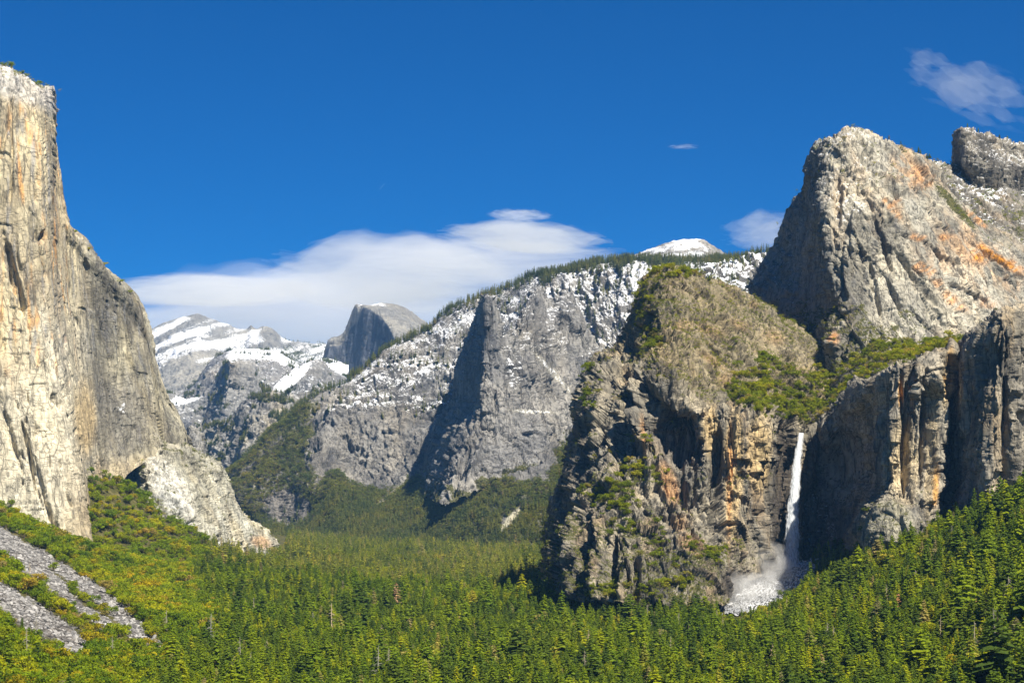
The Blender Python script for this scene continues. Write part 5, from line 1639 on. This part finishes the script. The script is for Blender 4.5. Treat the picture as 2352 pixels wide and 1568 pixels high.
# --- far slopes
f = FORMS['ridge']
ver = f.veg * sstep(2.4, 3.2, f.V) + f.veg * (1 - sstep(690, 750, f.px)) * 0.8
p, i = on_form('ridge', 15000, sstep(0.4, 0.8, ver) * (f.px < 1420))
scatter_object('ridge_woods', 'blue green woods on the lower slopes of the snowy ridge', 'wood', p, RNG.uniform(9, 22, len(p)), RNG.integers(0, 3, len(p)), OAK_FAR, RNG.uniform(1.0, 1.4, len(p)))
p, i = on_form('ridge', 6000, sstep(3.4, 4.4, f.V) * f.veg * (f.px < 1420))
scatter_object('ridge_foot_conifers', 'small conifers on the talus under the grey spire', 'forest', p, RNG.uniform(18, 34, len(p)), RNG.integers(0, 4, len(p)), FARM_J, RNG.uniform(1.0, 1.4, len(p)))
top = np.exp(-(f.V / 0.16) ** 2) * (f.px > 700) + 0.14 * (f.V > 0) * (1 - sstep(1.6, 2.3, f.V)) * (0.35 + sstep(0.0, 0.4, fbm(f.P / 120 + 3, 3))) * (f.px > 640)
top += 0.9 * (f.px > 1240) * (1 - sstep(0.25, 0.5, f.V)) * (f.V > -0.3)
p, i = on_form('ridge', 5200, top * (f.px < 1800) * (0.25 + 1.5 * sstep(-0.25, 0.35, fbm(f.P / 70 + 13, 3))))
scatter_object('ridge_conifers', 'dark conifers standing in the snow all along the ridge', 'forest', p, 12 + 26 * RNG.random(len(p)) ** 1.5, RNG.integers(0, 4, len(p)), FARM_J, RNG.uniform(0.85, 1.4, len(p)))
f = FORMS['knoll']
p, i = on_form('knoll', 320, 0.4 + 2 * np.exp(-(f.V / 0.2) ** 2))
scatter_object('knoll_conifers', 'dark conifers along the top of the snowy knoll', 'forest', p, RNG.uniform(16, 34, len(p)), RNG.integers(0, 4, len(p)), FARM_J)
for key, nn, lab in (('cr', 1500, 'tiny dark trees on the far snowy mountain'), ('hump', 1800, 'tiny dark trees on the rounded snow capped shelf'), ('bluff', 1500, 'tiny dark trees on the far bluff'), ('spur', 2600, 'dark trees on the spur where the valley bends')):
    f = FORMS[key]
    dn_ = sstep(0.2, 0.6, f.veg) if key != 'cr' else sstep(560, 660, f.px) * f.veg
    p, i = on_form(key, nn, dn_)
    scatter_object('far_trees', lab, 'forest', p, RNG.uniform(14, 28, len(p)), RNG.integers(0, 4, len(p)), FARM_J, np.full(len(p), 1.4))

# --- single trees that stand out on the skylines
def skyline(key, x0, x1, nn, h0, h1, lab, grp, meshes):
    f = FORMS[key]
    w = np.exp(-((f.V - 0.05) / 0.12) ** 2) * (f.px > x0) * (f.px < x1)
    p, i = on_form(key, nn, w, 0.3)
    for k in range(nn):
        place_tree('skyline_pine', meshes[k % len(meshes)], lab, 'tree', grp, p[k], RNG.uniform(h0, h1), RNG.uniform(1.3, 2.0), RNG.uniform(0, 6))


skyline('mid', 2040, 2190, 14, 7, 15, 'small pine on the sloping right skyline of the orange streaked dome', 'pines on the dome skyline', CON)
skyline('mid', 1890, 2035, 10, 5, 9, 'stunted pine on the summit of the orange streaked dome', 'pines on the dome summit', CON)
skyline('tower', 2220, 2352, 9, 7, 13, 'dark pine on top of the blunt tower at the right edge', 'pines on the tower', CON)
skyline('low', 1500, 1640, 16, 6, 11, 'green pine along the top edge of the wedge peak', 'pines on the wedge peak', CON)
skyline('elcap', 0, 118, 5, 7, 13, 'small dark tree on the flat top of the great wall', 'trees on the great wall', OAK)
skyline('elcap', 150, 300, 6, 6, 10, 'small tree on the falling right rim of the great wall', 'trees on the falling rim', OAK)


# ------------------------------------------------------------------ waterfall
FC = [(992, 1840, 9), (1020, 1836, 11.5), (1060, 1831, 15), (1110, 1826, 19), (1160, 1822, 22), (1210, 1819, 27), (1260, 1817, 32), (1305, 1814, 38), (1335, 1812, 42)]
fy, fx, fw = np.array(FC, float).T
FD0, FD1 = 2684.0, 2625.0


def fall_material(name, dens):
    t = NT(name)
    co = t.n('NewGeometry').outputs['Position']
    ed = t.n('Attribute', attribute_name='edge').outputs['Fac']
    s1 = t.noise(t.n('Mapping', {'Vector': co, 'Scale': (0.75, 0.4, 0.035)}).outputs[0], 1.0, 5, 0.7).outputs[0]
    s2 = t.noise(t.n('Mapping', {'Vector': co, 'Scale': (0.22, 0.2, 0.045)}).outputs[0], 1.0, 3, 0.6).outputs[0]
    a = t.math('ADD', t.math('MULTIPLY', s1, 1.3), t.math('MULTIPLY', s2, 0.9))
    a = t.math('SUBTRACT', t.math('ADD', a, dens), t.math('MULTIPLY', ed, 1.5))
    a = t.math('MULTIPLY', t.math('SUBTRACT', a, 0.72), 2.4, clamp=True)
    d = t.n('BsdfDiffuse', {'Color': (0.88, 0.91, 0.94, 1)})
    tr = t.n('BsdfTranslucent', {'Color': (0.85, 0.9, 0.95, 1)})
    w = t.n('MixShader', {0: 0.45, 1: d.outputs[0], 2: tr.outputs[0]})
    mx = t.n('MixShader', {0: a, 1: t.n('BsdfTransparent').outputs[0], 2: w.outputs[0]})
    return t.done(mx.outputs[0])


wf = bpy.data.objects.new('waterfall', None)
COL.objects.link(wf)
wf.location = W(1812, 1325, FD1)
tag(wf, 'tall white waterfall plunging off the cliff in the shaded cleft', 'waterfall')
for nm, wk, dd, dens, bul in (('water_curtain', 1.0, 0.0, 0.44, 7.0), ('water_curtain', 0.8, -7.0, 0.12, 5.0), ('water_curtain', 1.35, 6.0, -0.05, 6.0)):
    nu_, nv_ = 40, 260
    yy = np.linspace(994, 1330, nv_)
    cx_, ww = np.interp(yy, fy, fx), np.interp(yy, fy, fw) * wk
    ss = np.linspace(-1, 1, nu_)
    S, Y = np.meshgrid(ss, yy, indexing='ij')
    dpt = np.interp(Y, [994, 1330], [FD0, FD1]) + dd * (Y - 990) / 330
    px_ = np.interp(Y, yy, cx_) + S * np.interp(Y, yy, ww) + 1.2 * np.interp(Y, [994, 1330], [0.2, 1]) * np.sin(Y / 17 + wk * 5)
    P = W(px_, Y, dpt)
    P[..., 1] -= bul * np.sqrt(np.clip(1 - S**2, 0, 1)) * np.interp(Y, [994, 1330], [0.3, 1])
    P = P.reshape(-1, 3)
    P += 0.7 * np.stack([perlin(P / np.array([4, 4, 18]) + k) for k in (1, 2, 3)], 1)
    me = mk_mesh(nm, P - np.array(wf.location), grid_faces(nu_, nv_), fall_material('falling_water', dens), True)
    fattr(me, 'edge', (np.abs(S) ** 1.6).ravel() + 0.15 * np.interp(Y, [994, 1330], [0, 1]).ravel())
    obj(nm, me, wf)


# ------------------------------------------------------------------ snowy boulder apron at the foot of the fall
def apron_material():
    t = NT('apron_snow')
    co = t.n('NewGeometry').outputs['Position']
    nn = t.noise(co, 0.35, 5, 0.7).outputs[0]
    c = t.ramp(nn, [(0.46, (0.06, 0.055, 0.05)), (0.52, (0.60, 0.62, 0.65)), (0.7, (0.74, 0.76, 0.79))])
    bp = t.n('Bump', {'Height': nn, 'Strength': 1.0, 'Distance': 3.0})
    return t.done(t.n('BsdfPrincipled', {'Base Color': c, 'Roughness': 0.8, 'Normal': bp.outputs[0]}).outputs[0])


ap_c = np.array([
    [(1640, 1412, 2500), (1662, 1394, 2530), (1690, 1360, 2570), (1715, 1330, 2600), (1740, 1312, 2640)],
    [(1690, 1416, 2495), (1708, 1392, 2530), (1735, 1360, 2565), (1760, 1325, 2610), (1775, 1302, 2650)],
    [(1750, 1412, 2490), (1762, 1384, 2530), (1785, 1350, 2565), (1800, 1318, 2610), (1812, 1296, 2660)],
    [(1800, 1400, 2480), (1812, 1365, 2525), (1828, 1335, 2560), (1842, 1308, 2605), (1850, 1290, 2650)],
    [(1850, 1385, 2480), (1860, 1345, 2520), (1870, 1318, 2555), (1880, 1300, 2600), (1885, 1285, 2640)]], float)
ac = W(ap_c[..., 0], ap_c[..., 1], ap_c[..., 2])
G = pch(np.arange(5.), ac, np.linspace(0, 4, 130))
G = np.swapaxes(pch(np.arange(5.), np.swapaxes(G, 0, 1), np.linspace(0, 4, 110)), 0, 1)
P = G.reshape(-1, 3)
f1, f2, r4, off = worley(P / 6.0)
P = P.copy()
P[:, 2] = np.maximum(P[:, 2], ground_z(P[:, 0], P[:, 1]) + 1.0)
P[:, 2] += 2.5 + 3.2 * (r4[:, 0] - 0.3) + 2.5 * off[:, 2] * (r4[:, 1] - .5) - 2.0 * (1 - np.clip((f2 - f1) * 4, 0, 1)) + 4 * fbm(P / 40, 3)
apb = P.mean(0)
apron_o = tag(obj('snow_apron', mk_mesh('snow_apron', P - apb, grid_faces(130, 110)[:, ::-1], apron_material()), None, apb), 'snow and ice crusted rubble apron below the waterfall', 'snow', None, 'structure')


# ------------------------------------------------------------------ boulders
def boulder_mesh(seed, name, mat):
    rr = np.random.default_rng(seed)
    u = bpy.data.meshes.new(name)
    import bmesh
    bm = bmesh.new()
    bmesh.ops.create_icosphere(bm, subdivisions=2, radius=1.0)
    co = np.array([v.co[:] for v in bm.verts])
    nrm = rr.normal(size=(9, 3))
    nrm /= np.linalg.norm(nrm, axis=1, keepdims=True)
    for nn in nrm:                         # chop flat facets
        d = co @ nn
        lim = rr.uniform(0.5, 0.8)
        co -= np.where(d > lim, d - lim, 0)[:, None] * nn
    co *= np.array([1.0, rr.uniform(0.7, 1), rr.uniform(0.55, 0.8)])
    for v, c in zip(bm.verts, co):
        v.co = c
    bm.to_mesh(u)
    bm.free()
    u.materials.append(mat)
    return u


def stone_material(name, lo, hi, snow=0.0):
    t = NT(name)
    co = t.n('NewGeometry').outputs['Position']
    rn = t.n('ObjectInfo').outputs['Random']
    c = t.ramp(rn, [(0.0, lo), (1.0, hi)])
    c = t.mixc(1.0, c, t.ramp(t.noise(co, 0.6, 4, 0.7).outputs[0], [(0.3, (0.6,) * 3), (0.7, (1.25,) * 3)]), 'MULTIPLY')
    if snow:
        nz = t.n('SeparateXYZ', {0: t.n('NewGeometry').outputs['Normal']}).outputs[2]
        m_ = t.math('MULTIPLY', t.math('SUBTRACT', t.math('ADD', nz, t.math('MULTIPLY', t.noise(co, 0.5, 3).outputs[0], 0.5)), 1.1 - snow), 5.0, clamp=True)
        c = t.mixc(m_, c, (0.85, 0.87, 0.9))
    return t.done(t.n('BsdfPrincipled', {'Base Color': c, 'Roughness': 0.9}).outputs[0])


M_stone = stone_material('talus_stone', (0.09, 0.085, 0.08), (0.42, 0.405, 0.38))
M_icy = stone_material('icy_stone', (0.05, 0.045, 0.045), (0.14, 0.12, 0.10), 0.45)
TB = [boulder_mesh(500 + k, 'talus_boulder', M_stone) for k in range(5)]
IB = [boulder_mesh(520 + k, 'icy_boulder', M_icy) for k in range(4)]
# talus blocks: the 280 largest as individuals
cnt = 0
rs = random.Random(9)
while cnt < 280:
    k = rs.choices([0, 1, 2], [3, 3, 4])[0]
    ch = CHUTES[k]
    j = rs.randrange(len(ch) - 1)
    t_ = rs.random()
    (ax, ay, aw), (bx, by, bw) = ch[j], ch[j + 1]
    wv = (aw + (bw - aw) * t_) * 0.95
    px_, py_ = ax + (bx - ax) * t_ + rs.uniform(-1, 1) * wv * 0.7, ay + (by - ay) * t_ + rs.uniform(-1, 1) * wv
    if px_ < 4:
        continue
    X, Y = ground_hit(px_, py_, 1300, 3400)
    o = obj('boulder', TB[rs.randrange(5)], None, (X, Y, float(ground_z(np.array(X), np.array(Y))) + 0.8))
    s_ = rs.uniform(1.6, 3.4) * (1 + 1.2 * rs.random() ** 4)
    o.scale = (s_ * rs.uniform(0.8, 1.3), s_, s_)
    o.rotation_euler = (rs.uniform(0, 6), rs.uniform(0, 6), rs.uniform(0, 6))
    bs = 'big' if s_ > 3.5 else ('middling' if s_ > 2.4 else 'small')
    pos = 'top' if t_ + j < 2 else ('tail' if t_ + j > len(ch) - 2.5 else 'middle')
    tag(o, bs + ' grey boulder at the ' + pos + [' of the upper rubble chute on the left slope', ' of the long outer rubble chute', ' of the lowest rubble chute on the left slope'][k], 'boulder', ['upper chute boulders', 'middle chute boulders', 'lower chute boulders'][k])
    cnt += 1
# the countless smaller blocks
gxs, gys = np.meshgrid(np.arange(-900, -150, 2.3), np.arange(1500, 3350, 3.0), indexing='ij')
rp = np.stack([gxs.ravel(), gys.ravel()], 1) + RNG.uniform(-1.4, 1.4, (gxs.size, 2))
rz_ = ground_z(rp[:, 0], rp[:, 1])
rP = np.concatenate([rp, rz_[:, None]], 1)
rx, ry = project(rP)
ok = (rx > -20) & (rx < 420) & (ry > 1150) & (ry < 1560)
rP, rx, ry = rP[ok], rx[ok], ry[ok]
ok = RNG.random(len(rP)) < talus_mask(rx + RNG.normal(0, 3, len(rx)), ry + RNG.normal(0, 3, len(rx))) * 0.75 + 0.004
rP = rP[ok]
scatter_object('rubble', 'countless grey blocks of rubble filling the chutes on the left slope', 'rubble', rP + np.array([0, 0, 0.4]), 0.5 + 2.6 * RNG.random(len(rP)) ** 4, RNG.integers(0, 5, len(rP)), TB, RNG.uniform(0.8, 1.4, len(rP)))
for k in range(46):
    a, b = rs.random(), rs.random()
    i0, j0 = int(a * 129), int(b * 109)
    p_ = P.reshape(130, 110, 3)[i0, j0]
    o = obj('icy_boulder', IB[rs.randrange(4)], None, p_ + np.array([0, 0, 0.6]))
    s_ = rs.uniform(1.4, 3.2) * (1 + 1.0 * rs.random() ** 4)
    o.scale = (s_ * 1.2, s_, s_ * 0.8)
    o.rotation_euler = (rs.uniform(-.4, .4), rs.uniform(-.4, .4), rs.uniform(0, 6))
    tag(o, '%s dark snow capped boulder on the apron %s, %s' % ('big' if s_ > 3 else 'small', 'top' if b > 0.6 else ('middle' if b > 0.3 else 'lower edge'), 'under the fall' if a > 0.5 else 'left of the fall'), 'boulder', 'boulders on the icy apron')


# ------------------------------------------------------------------ snags and dead trees in the forest
SN = [snag_mesh(600 + k) for k in range(4)]
DEADC = [(a, MB_) for a, MB_ in []]
for k in range(3):
    tk, cr_ = conifer_parts(0.13, 17, 7, 700 + k, gap=0.3)
    DEADC.append((tk.mesh('trunk', M_bark), cr_.mesh('crown', M_dead)))
near_ok = [i for i in order if vis[i] and not is_oak[i] and not solo[i] and cP[i, 1] < 2700]
SPOTS = [  # picture position of the tree top, kind, label
    (1752, 1440, 'd', 'rust brown dead conifer below the waterfall'), (1765, 1480, 'd', 'slender rust brown dead conifer at the bottom right of centre'),
    (712, 1480, 'd', 'rust brown dead conifer in the left half of the valley forest'), (905, 1300, 'd', 'small rust brown conifer far back in mid forest'),
    (2052, 1395, 'd', 'brown dead conifer on the right forest slope'), (1175, 1480, 'd', 'orange brown dead conifer at the bottom middle'), (2230, 1395, 'd', 'pale brown conifer near the right edge'),
    (80, 1365, 's', 'dark bare snag standing in the lowest rubble chute'), (58, 1480, 's', 'pale broken snag in the bottom left corner'), (80, 1455, 's', 'tall thin pale snag near the bottom left corner'),
    (365, 1445, 's', 'thin bare snag at the tip of the rubble chutes'), (945, 1430, 's', 'grey snag standing in the left middle of the forest'), (1290, 1440, 's', 'thin grey snag in mid forest'),
    (1675, 1240, 's', 'bare pale conifer beside the foot of the wedge peak'), (2020, 1440, 's', 'tall grey snag on the right forest slope'), (2150, 1450, 's', 'grey snag near the lower right'),
    (1530, 1500, 's', 'grey snag at the bottom, right of centre'), (1480, 1420, 's', 'bleached snag below the wedge peak'), (1905, 1455, 's', 'grey bare snag under the waterfall'), (1335, 1530, 's', 'pale snag at the bottom edge, centre'),
    (1400, 1380, 's', 'bleached bare tree left of the wedge peak foot'), (250, 1510, 's', 'grey bare tree at the bottom left'), (1010, 1500, 's', 'grey bare snag in the lower middle left')]
for (sx, sy, kd, lab) in SPOTS:
    best, bi = 1e9, None
    for i in near_ok:
        dd = abs(cpx[i] - sx) + abs(topy[i] - sy)
        if dd < best:
            best, bi = dd, i
    near_ok.remove(bi)
    P0 = cP[bi] + np.array([4.0, -5.0, 0])
    h = max(hgt[bi], 26) * 1.08
    if kd == 'd':
        place_tree('dead_conifer', DEADC[rs.randrange(3)], lab, 'dead tree', None, P0, h, 1.5, rs.uniform(0, 6))
    else:
        o = obj('snag', SN[rs.randrange(4)], None, P0)
        o.scale = (h * 1.2, h * 1.2, h)
        o.rotation_euler = (rs.uniform(-.04, .04), rs.uniform(-.04, .04), rs.uniform(0, 6))
        tag(o, lab, 'dead tree')


pick = [i for i in near_ok if 20 < cpx[i] < 2330 and topy[i] < 1520]
for i in rs.sample(pick, 70):
    h = max(hgt[i], 17) * 1.1
    o = obj('snag', SN[rs.randrange(4)], None, cP[i] + np.array([3.0, -4.0, 0]))
    o.scale = (h * 1.3, h * 1.3, h)
    o.rotation_euler = (rs.uniform(-.05, .05), rs.uniform(-.05, .05), rs.uniform(0, 6))
    tag(o, '%s bare grey snag among the conifers %s' % ('tall' if h > 28 else 'short', zone(cpx[i])), 'dead tree', 'bare snags ' + zone(cpx[i]))


# ------------------------------------------------------------------ mist at the foot of the fall
def volume_material(name, col, dens, aniso=0.0):
    t = NT(name)
    v = t.n('VolumePrincipled', {'Color': (*col, 1), 'Density': dens, 'Anisotropy': aniso})
    return t.done(None, None, v.outputs[0])


def lump(name, centre, rad, seed, amp, mat, sub=4):
    import bmesh
    bm = bmesh.new()
    bmesh.ops.create_icosphere(bm, subdivisions=sub, radius=1.0)
    co = np.array([v.co[:] for v in bm.verts])
    co *= (1 + amp * fbm(co * 1.6 + seed, 3))[:, None]
    co *= np.array(rad)
    for v, c in zip(bm.verts, co):
        v.co = c
    me = bpy.data.meshes.new(name)
    bm.to_mesh(me)
    bm.free()
    me.materials.append(mat)
    return obj(name, me, None, centre)


M_mist = volume_material('mist', (1, 1, 1), 0.020)
for (x, y, d, rad, sd_, lab) in [(1790, 1312, 2580, (26, 18, 20), 1, 'white mist billowing around the foot of the waterfall'), (1742, 1345, 2530, (32, 18, 20), 2, 'drifting spray left of the waterfall foot'),
                                 (1698, 1362, 2500, (24, 16, 24), 3, 'thin veil of mist against the wet rock below the waterfall'),
                                 (1772, 1290, 2585, (24, 16, 26), 4, 'pale plume of spray rising left of the falling water')]:
    tag(lump('mist', W(x, y, d), rad, sd_ * 7.0, 0.6, M_mist), lab, 'mist', None, 'stuff')

# ------------------------------------------------------------------ clouds: lens shaped sheets of droplets far beyond the mountains
M_cloud = volume_material('cloud_droplets', (1.0, 1.0, 1.0), 0.00076, -0.4)


M_wisp = volume_material('wisp_droplets', (1.0, 1.0, 1.0), 0.00040, -0.3)


CK = 0.5


def cloud(label, cx, cy, hw, hh, d, alt_k, seed, thick, edge=0.5, streak=(5.0, 1.0), nu=200, nv=120, mat=None, tilt=0.0, cut=0.0, yspan=9000):
    """a drifting sheet: top and bottom surfaces around a gently domed level; hw, hh picture half sizes, d distance"""
    d, thick, yspan = d * CK, thick * CK, yspan * CK
    u = np.linspace(-1, 1, nu)
    v = np.linspace(-1, 1, nv)
    U, V = np.meshgrid(u, v, indexing='ij')
    r = np.sqrt(U**2 + V**2)
    q = np.stack([U * streak[0], V * streak[1] * 4, np.full_like(U, seed)], -1).reshape(-1, 3)
    n1 = fbm(q, 4).reshape(U.shape)
    n2 = fbm(np.stack([U * 2.2, V * 2.2, np.full_like(U, seed + 9)], -1).reshape(-1, 3), 3).reshape(U.shape)
    t = np.clip(1 - r + edge * n1 + 0.28 * n2 - cut, 0, None)
    t = np.where(r >= 1.0, 0, np.where(t > 0, np.maximum(t * sstep(1.0, 0.75, r), 0.03), 0)) * thick
    py = cy - V * hh + tilt * U * hh
    px = cx + U * hw
    dd = d - V * yspan * 0.5
    C = W(px, py, dd)
    wv = 0.12 * thick * n2
    top = C.copy()
    bot = C.copy()
    top[..., 2] += t * 0.5 + wv
    bot[..., 2] += -t * 0.5 + wv
    nn = nu * nv
    Vt = np.concatenate([top.reshape(-1, 3), bot.reshape(-1, 3)])
    tt = t.ravel()
    Fq = grid_faces(nu, nv)
    Fq = Fq[(tt[Fq] > 1e-6).any(1)]
    Fa = np.concatenate([Fq, Fq[:, ::-1] + nn])
    used = np.unique(Fa)
    mp = np.full(2 * nn, -1)
    # stitch: where the sheet has no thickness both skins share a vertex
    same = np.where(tt <= 1e-6)[0]
    rem = np.arange(2 * nn)
    rem[same + nn] = same
    Fa = rem[Fa]
    used = np.unique(Fa)
    mp[used] = np.arange(len(used))
    base = C.reshape(-1, 3).mean(0)
    me = mk_mesh('cloud', Vt[used] - base, mp[Fa], mat or M_cloud, True)
    return tag(obj('cloud', me, None, base), label, 'cloud', None, 'thing')


cloud('broad cream cloud bank spread low behind the split dome', 720, 745, 640, 120, 62000, 0, 3.0, 2600, 0.8, (1.6, 3.4))
cloud('domed white cloud rising over the valley head', 900, 630, 320, 96, 54000, 0, 11.0, 1600, 0.7, (1.5, 3.2))
cloud('long flat cloud tongue reaching left towards the great wall', 480, 668, 290, 36, 56000, 0, 15.0, 800, 0.7, (1.6, 2.0))
cloud('smooth lens shaped cloud above the snowy ridge', 1205, 546, 205, 36, 50000, 0, 21.0, 800, 0.9, (1.8, 2.0), tilt=0.35, cut=0.05)
cloud('wide pale cloud layer behind the ridge', 1150, 605, 340, 62, 57000, 0, 27.0, 700, 0.8, (1.6, 3.0))
cloud('small faint lens cloud above the others', 1195, 494, 80, 14, 50000, 0, 31.0, 260, 1.2, (2.0, 1.6), tilt=0.2, cut=0.15, mat=M_wisp)
cloud('pale cloud beside the shadowed wall of the rock dome', 1770, 535, 120, 52, 50000, 0, 41.0, 620, 1.2, (1.8, 2.4), cut=0.1, mat=M_wisp)
cloud('wispy feathered cloud high at the right edge', 2235, 205, 190, 76, 50000, 0, 53.0, 800, 1.5, (2.0, 0.7), tilt=0.85, cut=0.15, yspan=5000, mat=M_wisp)
cloud('thin short vapour trail in the blue sky left of centre', 878, 428, 9, 2.2, 50000, 0, 71.0, 40, 0.1, (3.0, 1.0), nu=40, nv=20, tilt=-4.2, yspan=300)
cloud('tiny faint streak of cloud in the blue', 1570, 337, 40, 7, 50000, 0, 61.0, 30, 1.2, (2.0, 1.5), cut=0.1, mat=M_wisp)

# ------------------------------------------------------------------ haze in the valley air
def haze_box():
    # round the whole ground sheet and every peak, with the clouds above it
    z0 = min(gV[:, 2].min(), min(f.P[:, 2].min() for f in FORMS.values())) - 1.0
    z1 = max(gV[:, 2].max(), max(f.P[:, 2].max() for f in FORMS.values())) + 40.0
    x0, x1, y0, y1 = gV[:, 0].min() - 500, gV[:, 0].max() + 500, gV[:, 1].min() - 500, gV[:, 1].max() + 500
    print('haze', z0, z1, 'clouds from', min(min((o.matrix_basis @ v.co).z for v in o.data.vertices) for o in bpy.data.objects if o.name.startswith('cloud')))
    V = [(x, y, z) for z in (z0, z1) for y in (y0, y1) for x in (x0, x1)]
    Fa = [(0, 2, 3, 1), (4, 5, 7, 6), (0, 1, 5, 4), (2, 6, 7, 3), (0, 4, 6, 2), (1, 3, 7, 5)]
    t = NT('valley_haze')
    v = t.n('VolumePrincipled', {'Color': (0.20, 0.50, 1.0, 1), 'Density': 1.25e-5, 'Anisotropy': 0.0})
    me = mk_mesh('haze', np.array(V, float), np.array(Fa), t.done(None, None, v.outputs[0]))
    tag(obj('haze', me), 'thin blue haze filling the valley air', 'haze', None, 'stuff')


haze_box()
